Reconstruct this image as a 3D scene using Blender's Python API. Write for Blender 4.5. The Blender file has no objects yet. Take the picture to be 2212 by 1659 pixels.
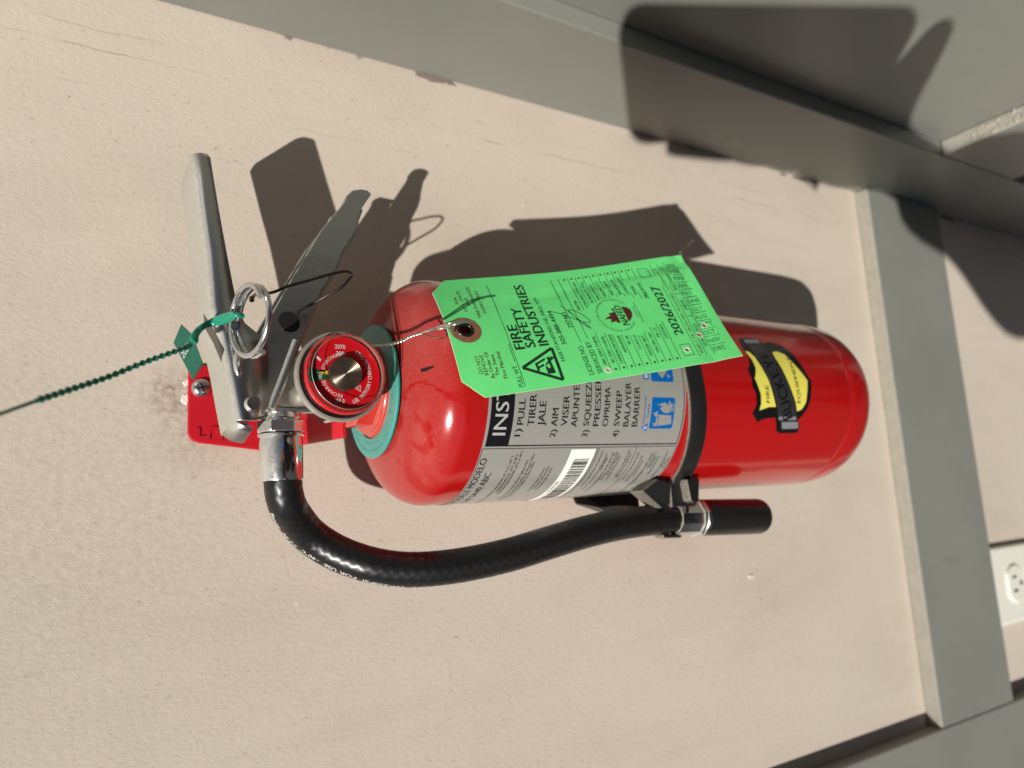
import bpy, bmesh, math, random
from mathutils import Vector, Matrix, geometry, noise
random.seed(7)
rad = math.radians
ZC = 1.5                                   # height of the lens above the ground
scene = bpy.context.scene
C = scene.collection
# ------------------------------------------------------------------ camera
CAMR = Matrix(((-0.058173, 0.986128, -0.155457), (-0.520701, -0.162833, -0.838067), (-0.851755, 0.032194, 0.522950)))
CAMP = Vector((-0.054, -0.3805, ZC))
cd = bpy.data.cameras.new('camera'); cam = bpy.data.objects.new('camera', cd); C.objects.link(cam)
cam.matrix_world = Matrix.Translation(CAMP) @ CAMR.to_4x4()
cd.sensor_width = 9.8; cd.lens = 9.8 * 1600 / 2212; cd.clip_start = 0.004; cd.clip_end = 2000
cd.dof.use_dof = True; cd.dof.focus_distance = 0.30; cd.dof.aperture_fstop = 2.4
scene.camera = cam
# ------------------------------------------------------------------ sky and sun
SUND = Vector((0.4951, 0.6015, -0.6270)).normalized()
w = bpy.data.worlds.new('World'); scene.world = w; w.use_nodes = True
nt = w.node_tree; sky = nt.nodes.new('ShaderNodeTexSky'); sky.sky_type = 'NISHITA'; sky.sun_disc = False
sky.altitude = 1600; sky.air_density = 0.25; sky.dust_density = 0.0; sky.ozone_density = 1.0
sky.sun_elevation = math.asin(-SUND.z); sky.sun_rotation = math.atan2(-SUND.x, -SUND.y)
nt.links.new(sky.outputs[0], nt.nodes['Background'].inputs[0]); nt.nodes['Background'].inputs[1].default_value = 0.05
sl = bpy.data.lights.new('sun', 'SUN'); sl.energy = 5.0; sl.angle = rad(0.55); sl.color = (1, 0.965, 0.905)
so = bpy.data.objects.new('sun', sl); C.objects.link(so); so.rotation_euler = SUND.to_track_quat('-Z', 'Y').to_euler(); so.location = (-2, -2, 4)
scene.view_settings.view_transform = 'Standard'; scene.view_settings.look = 'None'
scene.view_settings.exposure = -0.11; scene.view_settings.gamma = 1
scene.cycles.max_bounces = 8
# ------------------------------------------------------------------ the tilted frame of the hanging extinguisher
O = Vector((0, -0.057, ZC - 0.150))
FM = Matrix(((1, 0, 0), (0, 0.999992, 0.004000), (0, -0.004000, 0.999992)))     # world -> extinguisher
FW = Matrix.Translation(O) @ FM.transposed().to_4x4()                           # extinguisher -> world
def W(p): return FW @ Vector(p)
def cyl(a, z, r=0.054):                    # point on the tank wall: angle in degrees from the front, height
    return Vector((r * math.sin(rad(a)), -r * math.cos(rad(a)), z))
HR = Matrix(((1, 0, 0, 0), (0, 0.99912, -0.041955, 0), (0, 0.041955, 0.99912, 0), (0, 0, 0, 1)))       # the valve head sits a touch askew on the tank
TAGC={"TL":[-0.01256,-0.062,0.00905],"TR":[0.04258,-0.039,0.01368],"BL":[0.00856,-0.085,-0.1308],"BR":[0.06864,-0.054,-0.12789]}
TAGT=[["FOR","FOR",[52.61802,132.37845],[57.54274,132.01631],1.48,"b",0],["CITY, STATE","CITY, STATE",[47.32843,129.59461],[61.70693,129.33658],1.48,"b",0],["AND","AND",[51.56909,127.18871],[56.78614,127.07245],1.49,"b",0],["FIRE INSURANCE","FIRE INSURANCE",[43.32453,124.3413],[64.46808,123.79801],1.48,"b",0],["INSPECTION","INSPECTION",[46.07104,121.31816],[61.14008,120.21361],1.49,"b",0],["DO NOT","DO NOT",[11.81579,131.86738],[21.50445,131.58234],1.8,"b",0],["REMOVE","REMOVE",[10.8884,129.63988],[21.74288,129.22895],1.8,"b",0],["By Order Of","By Order Of",[9.07416,127.42518],[23.09972,126.70033],1.64,"b",1],["The State","The State",[10.01492,124.82374],[21.43227,124.33241],1.65,"b",1],["Fire Marshal","Fire Marshal",[8.2123,122.12078],[22.7578,120.93461],1.73,"b",1],["FULL WT.","FULL WT.",[2.6553,115.97384],[14.66555,115.14873],2.06,"k",0],["FIRE","FIRE",[22.93595,109.13191],[37.89997,108.15154],4.82,"k",2],["SAFETY","SAFETY",[23.34365,103.34776],[48.52927,103.07463],4.86,"k",2],["INDUSTRIES","INDUSTRIES",[23.52113,97.11532],[63.87688,96.1546],4.91,"k",2],["3428 STANFORD NE, ABQ, NM","3428 STANFORD NE, ABQ, NM",[12.83227,92.45466],[54.36721,91.74564],1.83,"k",0],["505-888-4494","505-888-4494",[22.7159,88.03372],[44.81694,87.88026],2.31,"k",1],["397483","397483",[32.39206,81.58599],[42.81403,80.95101],2.18,"k",0],["LICENSE NO.","LICENSE NO.",[3.55809,80.87631],[20.88905,80.64708],2.53,"k",0],["SERVICED BY","SERVICED BY",[3.69272,76.49702],[22.3723,75.82972],2.54,"k",0],["ABC (DRY CHEM)","ABC (DRY CHEM)",[7.74914,73.05948],[24.80566,72.32783],1.51,"k",1],["BC (DRY CHEM)","BC (DRY CHEM)",[8.45316,68.54746],[24.05655,67.8419],1.52,"k",1],["CARBON DIOXIDE","CARBON DIOXIDE",[7.0548,64.41891],[24.87076,63.90727],1.53,"k",1],["AFFF/FFFP","AFFF/FFFP",[12.7724,59.98054],[23.42388,59.46477],1.55,"k",1],["FE-36","FE-36",[17.42754,55.86212],[22.78098,55.60451],1.57,"k",1],["CLASS D","CLASS D",[13.64145,51.68256],[22.35667,51.27584],1.57,"k",1],["WATER MIST","WATER MIST",[8.98806,47.38215],[21.62177,46.85852],1.57,"k",1],["HALON 1301","HALON 1301",[10.4072,42.95681],[22.43621,42.77192],1.58,"k",1],["FE-13","FE-13",[19.29466,38.89871],[24.94081,38.51019],1.61,"k",1],["SYSTEM","SYSTEM",[17.70322,34.72668],[26.20096,34.29248],1.62,"k",1],["WATER","WATER",[42.6068,72.98072],[49.85077,72.3139],1.59,"k",1],["LOADED STREAM","LOADED STREAM",[43.96497,68.60178],[62.02547,67.81242],1.6,"k",1],["PURPLE K (PK)","PURPLE K (PK)",[46.48194,64.67348],[61.7242,63.45717],1.62,"k",1],["HALOTRON","HALOTRON",[47.67837,60.12122],[59.37086,59.89919],1.63,"k",1],["HALON 1211","HALON 1211",[48.63898,55.98319],[60.95306,55.82999],1.64,"k",1],["WET CHEM","WET CHEM",[49.24083,51.49495],[60.17267,51.33747],1.66,"k",1],["BACKFLOW","BACKFLOW",[49.13565,47.37818],[61.01534,47.03199],1.66,"k",1],["CLEAN AGENT","CLEAN AGENT",[48.02325,43.4149],[62.28127,42.77484],1.67,"k",1],["FM200","FM200",[47.49034,39.02005],[53.68504,38.53889],1.68,"k",1],["FIRE HOSE","FIRE HOSE",[44.19782,34.32238],[55.12147,33.89016],1.78,"k",1],["2026/2027","2026/2027",[18.63939,25.23583],[51.23303,24.9269],5.54,"k",2],["VOID 1 YR. FROM MO. PUNCHED; SYSTEM 6 MOS.","VOID 1 YR. FROM MO. PUNCHED; SYSTEM 6 MOS.",[5.70557,19.70416],[64.78027,19.23197],1.72,"b",0],["RECHARGED","RECHARGED",[46.74739,15.20301],[65.0329,14.5499],2.24,"k",0],["NEW","NEW",[33.77788,15.27458],[40.45458,14.76036],2.2,"k",0],["SERVICED","SERVICED",[9.9244,15.08617],[24.26811,14.3946],2.13,"k",0],["NAFED","NAFED",[28.54037,52.4795],[41.85721,51.39302],3.39,"k",2],["JAN","JAN",[62.96213,13.13878],[63.51915,7.65114],2.74,"k",0],["FEB","FEB",[58.0932,13.25876],[58.61264,7.25292],2.7,"k",0],["MAR","MAR",[52.88943,13.40668],[53.67803,6.23406],2.65,"k",0],["APR","APR",[47.66862,13.37804],[48.34577,6.68263],2.61,"k",0],["MAY","MAY",[42.58354,13.31951],[43.20207,6.95934],2.57,"k",0],["JUNE","JUNE",[37.36674,13.20054],[37.87327,5.10842],2.53,"k",0],["JULY","JULY",[32.02478,13.02252],[32.64822,6.00357],2.48,"k",0],["AUG","AUG",[26.8254,13.24521],[27.37641,6.46275],2.44,"k",0],["SEPT","SEPT",[21.76137,13.43515],[22.30388,5.33513],2.4,"k",0],["OCT","OCT",[16.69077,13.13211],[16.98716,6.81568],2.36,"k",0],["NOV","NOV",[11.36183,13.00749],[11.77584,6.5514],2.32,"k",0],["DEC","DEC",[5.89826,12.99991],[6.29363,6.6934],2.28,"k",0]]
TAGL=[[64.86497,115.03009,2.51581,114.65799],[26.76324,115.83021,16.66332,115.74152],[65.52968,80.7815,22.73241,80.69203],[65.70422,76.52056,24.15963,76.47073],[27.21502,71.64683,3.45483,71.52612],[26.16998,67.11589,3.60937,66.87294],[24.35445,63.28397,3.76316,63.09902],[23.6221,58.88201,3.89278,58.53115],[22.7204,54.52992,3.98436,54.33558],[65.92939,71.18673,42.71322,71.2964],[66.00889,67.09894,45.08663,66.99947],[66.08196,62.93446,46.52182,62.88348],[66.16951,58.84042,46.66948,58.9018],[66.2296,54.51997,47.62589,54.34749],[66.30418,50.26938,47.75651,50.15591],[66.40749,46.19074,47.57168,45.96754],[66.36896,42.03858,45.7587,42.05414],[66.47316,37.9057,44.25118,37.6287],[66.40561,33.98412,43.67872,33.87163],[64.97359,31.08692,65.18888,25.24589],[65.18888,25.24589,58.55641,25.17727],[58.55641,25.17727,58.35257,30.8135],[58.35257,30.8135,64.97359,31.08692],[22.2326,50.10243,4.1196,49.97056],[23.51614,46.33381,4.15706,46.035],[25.66515,41.82703,4.22627,41.6062],[27.54961,37.70573,4.26794,37.30818],[28.11939,33.64413,4.31452,33.33195],[12.68481,30.62714,12.81575,25.12371],[12.81575,25.12371,5.86757,25.01628],[5.86757,25.01628,6.00779,30.49925],[6.00779,30.49925,12.68481,30.62714],[66.54979,23.00247,4.40847,22.29964],[66.90349,18.5157,4.36122,18.00871],[66.87293,14.23363,4.48288,13.64978],[44.21811,18.07755,44.43135,14.2632],[29.28196,17.63919,29.42673,13.80287],[62.3052,12.89623,62.39112,5.55452],[56.98723,12.68414,57.18554,5.43472],[51.6316,13.08294,51.84782,5.30773],[46.62784,13.06752,46.79583,5.24305],[41.26835,13.26422,41.62228,5.22193],[36.01081,13.1759,36.26651,5.22358],[30.81082,13.36887,31.2346,5.15228],[25.60706,13.43955,25.89244,5.06502],[20.489,13.1841,20.71148,5.09823],[15.4765,13.12809,15.60709,5.13094],[9.90921,13.2455,10.04013,5.18735]]
TAGD=[[64.65911,73.35002],[64.72711,69.23532],[64.79558,65.09275],[64.86452,60.92201],[64.93392,56.72283],[65.01789,52.59445],[65.09537,48.38815],[65.11663,44.23058],[65.13803,40.04569],[65.29523,35.82767],[4.72021,69.07989],[4.89314,64.77754],[4.98012,60.57645],[5.16348,56.25147],[5.21618,52.10028],[5.25311,47.82693],[5.31379,43.59139],[5.37576,39.3938],[5.38533,35.19136]]
PUNCH=[[4.74487,73.21845],[9.25456,27.7427],[17.17913,16.43989],[22.34356,10.55639]]
EYE=[36.0238,133.76495]
SIG=[[44.1249,88.13091],[42.54665,85.05974],[39.64106,81.26507],[36.79905,77.45744],[34.43267,73.96412],[33.87473,71.62529],[35.83346,71.43713],[39.13374,73.10054],[41.95213,75.46629],[43.72234,77.75229],[43.46257,79.23168],[39.58436,77.85698],[34.44886,75.92077],[29.99779,72.38867],[34.58181,74.88785],[38.29464,77.37072],[42.89875,79.54352],[47.62164,82.20432]]
TRI=[[12.58941,113.1594],[21.64742,96.06625],[3.16828,96.47441]]
FSI=[[[14.27337,106.82049],[14.46618,105.75505],[9.88527,105.55037],[9.67191,106.75343]],[[14.46618,105.75505],[16.44164,101.40589],[15.33042,101.34344],[13.36597,105.68571]],[[12.06577,105.68808],[13.28266,102.75874],[12.10433,102.85923],[11.07513,105.58343]],[[11.92844,102.78536],[12.13352,101.80081],[16.02382,96.48835],[16.88572,98.25462]],[[16.70585,100.39283],[16.93293,99.16026],[7.65935,98.54407],[7.36327,99.8824]],[[11.34268,102.53933],[11.62605,101.38995],[7.61691,101.28959],[7.48414,102.3351]],[[10.31282,101.31564],[10.75487,100.15265],[7.35558,99.83972],[7.48414,102.3351]]]
NAFC=[36.10723,54.01705]
FLAME=[[30.96268,56.22672],[31.22943,57.8752],[32.59509,57.69631],[32.02401,59.04578],[32.04424,61.04385],[33.77092,59.71572],[34.50646,61.26653],[34.23802,63.3825],[35.72519,61.2606],[36.15043,59.3199],[37.95141,59.82809],[38.07681,57.49756],[38.62268,56.25113],[40.5523,57.47182],[40.85326,55.40855],[39.71173,55.28014],[38.90398,54.09338],[41.02373,50.87742],[40.27466,48.88462],[38.47039,47.35339],[35.9669,47.27202],[33.65693,48.29279],[31.54248,50.39991],[30.52117,52.37247],[30.29914,54.74656]]
MARK=[["THE MARK OF","THE MARK OF",[32.50813,44.95371],[39.83325,44.83766],0.86,"k",0],["PROFESSIONAL SERVICE","PROFESSIONAL SERVICE",[29.62451,43.42689],[42.53779,43.11748],0.86,"k",0]]
LBT=[["INSTRUCTIONS","INS",[-28.25,-0.01675],[-12.35,-0.01663],0.00659,"w",1],["1)","1)",[-28.88,-0.02414],[-25.1,-0.02497],0.00325,"k",0],["PULL","PULL",[-23.13,-0.02499],[-10.76,-0.02506],0.00343,"k",0],["TIRER","TIRER",[-23.64,-0.03081],[-8.61,-0.0307],0.0036,"k",0],["JALE","JALE",[-23.54,-0.03607],[-11.71,-0.0362],0.00366,"k",0],["2)","2)",[-29.46,-0.04318],[-25.45,-0.04386],0.00325,"k",0],["AIM","AIM",[-23.83,-0.04317],[-14.99,-0.04329],0.00344,"k",0],["VISER","VISER",[-23.68,-0.04879],[-8.7,-0.04881],0.0035,"k",0],["APUNTE","APUNTE",[-24.13,-0.05447],[-3.64,-0.05438],0.00346,"k",0],["3)","3)",[-29.42,-0.06152],[-25.68,-0.06218],0.00344,"k",0],["SQUEEZE","SQUEEZ",[-23.54,-0.06143],[-2.95,-0.06156],0.00353,"k",0],["PRESSER","PRESSE",[-23.67,-0.06705],[-3.07,-0.06709],0.00348,"k",0],["OPRIMA","OPRIMA",[-23.74,-0.07271],[-3.95,-0.07258],0.00344,"k",0],["4)","4)",[-29.68,-0.0799],[-25.92,-0.08044],0.0033,"k",0],["SWEEP","SWEEP",[-23.58,-0.07982],[-5.58,-0.07956],0.00351,"k",0],["BALAYER","BALAYER",[-23.81,-0.08538],[-1.18,-0.08542],0.00356,"k",0],["BARRER","BARRER",[-23.84,-0.09105],[-3.07,-0.09082],0.00363,"k",0],["TRASH·WOOD","TRASH·WOOD",[-22.44,-0.09534],[-7.82,-0.09531],0.00118,"u",0],["PAPER","PAPER",[-18.76,-0.09772],[-11.7,-0.09772],0.00119,"u",0]]
LBE=[["MODEL MODÈLE MODELO",[-40.39,-0.01116],0.0033,1],["5HI SA40 ABC",[-49.46,-0.01653],0.0033,1],["OPERATING TEMPERATURES FROM -65° F TO 120° F",[-39.27,-0.02442],0.0013,0],["TEMPÉRATURES DE -54°C A 49°C",[-38.15,-0.02661],0.0013,0],["TEMPERATURAS ENTRE -54°C A 49°C",[-36.28,-0.02858],0.0013,0],["Ammonium Phosphate, Barium Sulfate, Mica",[-41.91,-0.03315],0.0013,0],["Phosphate d'Ammonium, Sulfate de Baryum, Mica",[-38.54,-0.03534],0.0013,0],["Fosfato Amonio, Sulfato de Bario, Mica",[-43.16,-0.0371],0.0013,0],["Contents under pressure",[-47.08,-0.04448],0.0013,0],["Contents sous pression",[-46.1,-0.04648],0.0013,0],["Contenido bajo presión",[-47.47,-0.04862],0.0013,0],["Inspect frequently when circumstances",[-37.25,-0.07455],0.00115,0],["require. Seal is intact and undamaged, the",[-39.05,-0.07781],0.00115,0],["Gross weight",[-41.08,-0.07881],0.00115,0],["RECHARGE IMMEDIATELY AFTER ANY USE.",[-38.08,-0.08184],0.00115,1],["Recharge in accordance with",[-38.32,-0.08375],0.00115,0],["(2,27 KG) of Buckeye",[-39.21,-0.0852],0.00115,0],["methods) and pressurize",[-41.06,-0.08688],0.00115,0],["and test in accordance with",[-37.06,-0.09127],0.00115,0],["NFPA 10 in the USA and",[-39.52,-0.09298],0.00115,0],["Inspecter chaque mois ou plus",[-38.61,-0.09796],0.00115,0],["appareil est à la buse ne sont",[-40.88,-0.10127],0.00115,0],["Le poids bout de",[-44.16,-0.10303],0.00115,0],["RECHARGER IMMÉDIATEMENT APRÈS USAGE.",[-39.08,-0.10726],0.00115,1],["conformément à",[-38.83,-0.10916],0.00115,0],["de Buckeye",[-41.64,-0.11066],0.00115,0],["Manuel de Service)",[-41.69,-0.11264],0.00115,0],["Entretenir conformément à",[-38.39,-0.11721],0.00115,0],["USA et la",[-43.81,-0.11866],0.00115,0],["du Canada.",[-42.11,-0.12024],0.00115,0]]
LAB={"zlines":[[-35.49,-0.07026],[-35.5,-0.07131],[-35.73,-0.09496],[-35.55,-0.12169]],"top":[-19.87,-0.00679],"hdr0":[-19.86,-0.00792],"hdr1":[-19.76,-0.01876],"hdr1b":[-32.6,-0.01942],"bot":[-29.11,-0.12146],"blk":[-34.05,-0.1209],"blk2":[-8.92,-0.11949],"panelTop":[-34.52,-0.00664],"div":[-33.27,-0.05571],"div2":[-34.87,-0.05623],"stk0":[-36.43,-0.05489],"stk1":[-36.6,-0.0695],"bar0":[-42.07,-0.05861],"bar1":[-42.32,-0.0675],"sqA":[[-8.44,-0.09885],[-8.46,-0.11391],[-24.9,-0.11475],[-24.67,-0.09929]],"sqB":[[-0.39,-0.0992],[-0.16,-0.11338]],"triA":[[-24.33,-0.094],[-21.94,-0.09774],[-26.54,-0.09799]],"can":[[-17.08,-0.10441],[-17.47,-0.11251],[-22.36,-0.11329],[-23.3,-0.10472]],"B":[[3.87,-0.09365],[4.55,-0.09783],[1.1,-0.09743],[0.95,-0.09341]],"sqBw":[[5.41,-0.10041],[0.05,-0.10815],[5.91,-0.11128],[7.41,-0.11067],[5.67,-0.10076]],"fire":[[-9.84,-0.11082],[-11.07,-0.10995],[-12.52,-0.11036],[-10.88,-0.10746],[-11.16,-0.10594],[-12.29,-0.10175],[-12.24,-0.10448],[-13.32,-0.10641],[-13.59,-0.10429],[-14.93,-0.10535],[-16.21,-0.10736],[-16.52,-0.11019],[-13.95,-0.11236],[-12.48,-0.11254],[-11.53,-0.11153]],"fl2":[[-15.31,-0.10295],[-16.29,-0.10156],[-16.31,-0.10005],[-17.61,-0.10103],[-18.37,-0.10218],[-17.72,-0.1039],[-16.76,-0.10315]],"fl3":[[-21.67,-0.10039],[-22.41,-0.10147],[-23.41,-0.10109],[-23.4,-0.10383],[-22.65,-0.10395],[-22.01,-0.10259],[-21.82,-0.10145]]}
SH={"outer":[[-21.39,-0.17773],[-19.88,-0.17922],[-18.6,-0.18458],[-18.2,-0.19168],[-25.91,-0.1946],[-27.73,-0.19756],[-27.77,-0.21207],[-25.91,-0.21417],[-21.19,-0.21299],[-19.29,-0.21075],[-17.28,-0.21437],[-11.95,-0.21873],[-6.3,-0.22139],[5.03,-0.22389],[7.66,-0.2218],[13.96,-0.21918],[23.5,-0.21521],[29.32,-0.20896],[31.22,-0.20028],[29.39,-0.19353],[32.53,-0.19138],[32.88,-0.18294],[31.77,-0.17553],[29.94,-0.17382],[26.36,-0.17341],[22.19,-0.17331],[16.79,-0.1743],[13.05,-0.17362],[10.05,-0.17114],[6.58,-0.17164],[3.88,-0.17262],[0.16,-0.17209],[-3.77,-0.1744],[-9.37,-0.17519],[-11.69,-0.17467],[-15.71,-0.17218]],"fire":[[22.22,-0.1738],[21.66,-0.17722],[18.67,-0.17989],[12.06,-0.18261],[4.4,-0.18588],[-5.05,-0.18874],[-11.74,-0.19102],[-11.83,-0.18547],[-13.97,-0.17768],[-9.96,-0.17875],[-4.65,-0.17862],[0.65,-0.17661],[4.66,-0.17511],[7.49,-0.17653],[11.09,-0.17772],[16.19,-0.17682]],"equip":[[22.64,-0.19702],[23.79,-0.20119],[22.09,-0.20718],[15.9,-0.21188],[10.02,-0.21644],[5.03,-0.22013],[-2.17,-0.21841],[-8.5,-0.21701],[-12.73,-0.21366],[-14.19,-0.20947],[-8.69,-0.20784],[-2.55,-0.20513],[4.35,-0.20244],[12.93,-0.19944],[19.0,-0.19742]],"ribbon":[[-17.49,-0.19376],[-19.08,-0.20968],[-10.07,-0.20738],[-1.88,-0.20421],[5.7,-0.20082],[12.83,-0.19742],[21.24,-0.19473],[28.33,-0.19182],[27.6,-0.17793],[22.68,-0.18015],[14.27,-0.18257],[6.48,-0.18548],[-1.67,-0.18857],[-9.71,-0.1911]],"end1":[[-20.58,-0.19712],[-20.49,-0.21157],[-24.66,-0.21289],[-24.97,-0.19897]],"end1b":[[-17.49,-0.19396],[-17.33,-0.20929],[-19.44,-0.20947],[-19.55,-0.19442]],"end2":[[31.1,-0.17836],[32.32,-0.19122],[29.15,-0.19073],[28.05,-0.17793]]}
SHT=[["FIRE",[-9.62,-0.18582],[0.74,-0.18539],0.0022],["EQUIPMENT",[-9.29,-0.21211],[19.99,-0.21051],0.0022]]
BUCK=[[-18.06,-0.20573],[-10.83,-0.20371],[-2.68,-0.20064],[6.26,-0.19703],[14.9,-0.19392],[23.52,-0.19167]]
GA={"c":[0.00011,-0.037,0.05172],"t2070":[0.01157,0.00092],"t300":[0.00959,0.00096],"psi":[-0.01052,0.00132],"tick":[0.00628,0.00984],"nineteen":[-0.00067,0.00904],"ul":[-0.00514,-0.00658],"green":[[0.00228,0.01252],[0.00129,0.00667],[-0.00165,0.00641],[-0.00262,0.01169]],"needle":[[0.00054,0.00979],[0.00141,0.00692],[0.00019,0.00694]],"usea":[[-0.01148,-0.00512]],"useb":[[0.0104,-0.00471]],"reca":[[-0.00832,0.00074]],"recb":[[-0.0028,0.00815]],"ovea":[[0.00234,0.00758]],"hub":[0.00025,-0.0415,0.05175]}
HOSE=[[-0.03956,0.0,0.06649],[-0.04406,0.001,0.06588],[-0.0496,0.003,0.06403],[-0.05488,0.007,0.06021],[-0.06389,0.012,0.05174],[-0.07204,0.01,0.04092],[-0.078,0.004,0.02892],[-0.08156,0.0,0.0155],[-0.08269,-0.004,0.00192],[-0.08207,-0.008,-0.01552],[-0.07946,-0.013,-0.03604],[-0.07552,-0.017,-0.05559],[-0.07153,-0.02,-0.07774],[-0.06928,-0.021,-0.09903],[-0.06842,-0.021,-0.1227],[-0.06846,-0.021,-0.13712]]
FER2=[[-0.06839,-0.021,-0.1361],[-0.06922,-0.021,-0.1599],[-0.07146,-0.021,-0.20558]]
TIE=[[0.02329,-0.03,0.08908],[0.02327,-0.031,0.09186],[0.02346,-0.027,0.0932],[0.02331,-0.022,0.09567],[0.02315,-0.0185,0.09762],[0.02191,-0.0175,0.10044],[0.01973,-0.018,0.10306],[0.01684,-0.02,0.10482],[0.01406,-0.021,0.10557]]
FLAG=[[0.02302,-0.012,0.10893],[0.0147,-0.014,0.11193],[-0.0016,-0.024,0.10623],[0.00547,-0.024,0.10276],[0.01769,-0.018,0.10577]]
TAIL=[[0.0119,-0.024,0.10708],[0.00826,-0.032,0.11171],[0.00097,-0.042,0.12435],[-0.00657,-0.052,0.13635],[-0.01295,-0.064,0.14704],[-0.01835,-0.076,0.15543],[-0.02386,-0.09,0.16283],[-0.02725,-0.1,0.16737]]
CABLE=[[0.03048,-0.03,0.08558],[0.0316,-0.033,0.08494],[0.03291,-0.034,0.07856],[0.03583,-0.034,0.07312],[0.03981,-0.033,0.06351],[0.04423,-0.031,0.05363],[0.04678,-0.029,0.0464],[0.046,-0.028,0.04377],[0.04331,-0.027,0.04527],[0.04023,-0.026,0.04805],[0.03547,-0.02,0.05587],[0.03216,-0.011,0.06209],[0.0297,-0.002,0.06363]]
WIRE=[[0.01935,-0.012,0.03134],[0.01618,-0.024,0.03447],[0.01456,-0.033,0.03241],[0.0141,-0.04,0.03033],[0.01439,-0.046,0.02856],[0.01513,-0.051,0.02704],[0.0153,-0.056,0.02502]]
WEND=[[[0.0153,-0.056,0.02502],[0.01688,-0.056,0.01908],[0.01742,-0.058,0.01534],[0.01707,-0.058,0.01218],[0.01742,-0.05,0.00577]],[[0.0153,-0.056,0.02502],[0.01442,-0.055,0.02028],[0.0145,-0.053,0.0149],[0.0153,-0.05,0.01144]],[[0.0153,-0.056,0.02502],[0.01668,-0.06,0.02103],[0.01717,-0.066,0.01843],[0.01797,-0.068,0.01478],[0.01853,-0.068,0.01132]],[[0.0153,-0.056,0.02502],[0.01619,-0.061,0.02061],[0.01622,-0.068,0.01734],[0.01718,-0.07,0.0134],[0.01816,-0.07,0.00818]]]
MARKS=[[-0.02,0.0252],[2.38,0.01907]]
GOUGE=[[0.00262,-0.04043,0.01854],[0.00374,-0.04572,0.01505]]
LEV=[[0.10268,0.10249,0.09957],[0.10201,0.10376,0.09792],[0.09977,0.10444,0.09725],[0.08866,0.10335,0.09599],[0.07544,0.10233,0.09439],[0.06345,0.10109,0.09278],[0.0548,0.10018,0.0916],[0.04194,0.0995,0.08973],[0.03132,0.09907,0.08803],[0.02499,0.09782,0.0854],[0.01922,0.09596,0.07853],[0.01556,0.09526,0.07644],[0.00827,0.09396,0.0763],[0.0,0.0928,0.0769],[-0.00822,0.09155,0.07769],[-0.01384,0.09072,0.07869],[-0.01587,0.09039,0.08055],[-0.01638,0.0903,0.08355]]
TIPX=[0.09921,0.10268]
HTOP=[[0.02815,0.07519],[0.04449,0.06625],[0.05911,0.05799],[0.07378,0.04954],[0.08421,0.04193],[0.08775,0.03927],[0.09085,0.03725],[0.09429,0.03583]]
HBOT=[[0.09807,0.03242],[0.09974,0.02817],[0.09974,0.02453],[0.09807,0.02254],[0.09473,0.0248],[0.08963,0.02809],[0.08366,0.03058],[0.0786,0.03188],[0.0728,0.03455],[0.06365,0.04036],[0.05447,0.04429],[0.0431,0.05145],[0.01618,0.06344],[0.00206,0.06932],[-0.01026,0.07488]]
HHOLE=[0.02751,0.06651]
RIV=[-0.00975,0.08353]
HEND=[[-0.01026,0.08533],[0.01035,0.08466]]

FIVE = (-0.0165, 0.0042, -0.0091, 0.0122)
# ------------------------------------------------------------------ material helpers
MT = {}
def mat(name, col, rough=0.5, metal=0.0, spec=0.5, bump=None, coat=0.0, trans=0.0):
    m = bpy.data.materials.new(name); m.use_nodes = True; b = m.node_tree.nodes['Principled BSDF']
    b.inputs['Base Color'].default_value = (*col, 1); b.inputs['Roughness'].default_value = rough
    b.inputs['Metallic'].default_value = metal; b.inputs['Specular IOR Level'].default_value = spec
    b.inputs['Coat Weight'].default_value = coat; b.inputs['Coat Roughness'].default_value = 0.08
    b.inputs['Transmission Weight'].default_value = trans
    if bump: add_bump(m, *bump)
    MT[name] = m; return m
def N(m, t, **k):
    n = m.node_tree.nodes.new(t)
    for a, v in k.items():
        if a in n.inputs: n.inputs[a].default_value = v
        else: setattr(n, a, v)
    return n
def L(m, a, b): m.node_tree.links.new(a, b)
def B(m): return m.node_tree.nodes['Principled BSDF']
def coords(m, scale=(1, 1, 1)):
    t = N(m, 'ShaderNodeTexCoord'); mp = N(m, 'ShaderNodeMapping'); mp.inputs['Scale'].default_value = scale
    L(m, t.outputs['Object'], mp.inputs[0]); return mp.outputs[0]
def noise_tex(m, scale, detail=4, rough=0.55, sc=(1, 1, 1), dist=0.0):
    n = N(m, 'ShaderNodeTexNoise'); n.inputs['Scale'].default_value = scale; n.inputs['Detail'].default_value = detail
    n.inputs['Roughness'].default_value = rough; n.inputs['Distortion'].default_value = dist
    L(m, coords(m, sc), n.inputs['Vector']); return n.outputs[0]
def ramp(m, src, stops):
    r = N(m, 'ShaderNodeValToRGB'); e = r.color_ramp.elements
    while len(e) < len(stops): e.new(0.5)
    for k, (p, c) in enumerate(stops):
        e[k].position = p; e[k].color = (c, c, c, 1) if not hasattr(c, '__len__') else (*c, 1)
    L(m, src, r.inputs[0]); return r.outputs[0]
def mixc(m, fac, a, b):
    x = N(m, 'ShaderNodeMix', data_type='RGBA')
    for s, v in ((x.inputs[0], fac), (x.inputs[6], a), (x.inputs[7], b)):
        if hasattr(v, 'is_output') or isinstance(v, bpy.types.NodeSocket): L(m, v, s)
        elif hasattr(v, '__len__'): s.default_value = (*v, 1)
        else: s.default_value = v
    return x.outputs[2]
def math_n(m, op, a, b=0.5):
    x = N(m, 'ShaderNodeMath', operation=op)
    for s, v in ((x.inputs[0], a), (x.inputs[1], b)):
        if isinstance(v, bpy.types.NodeSocket): L(m, v, s)
        else: s.default_value = v
    return x.outputs[0]
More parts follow.
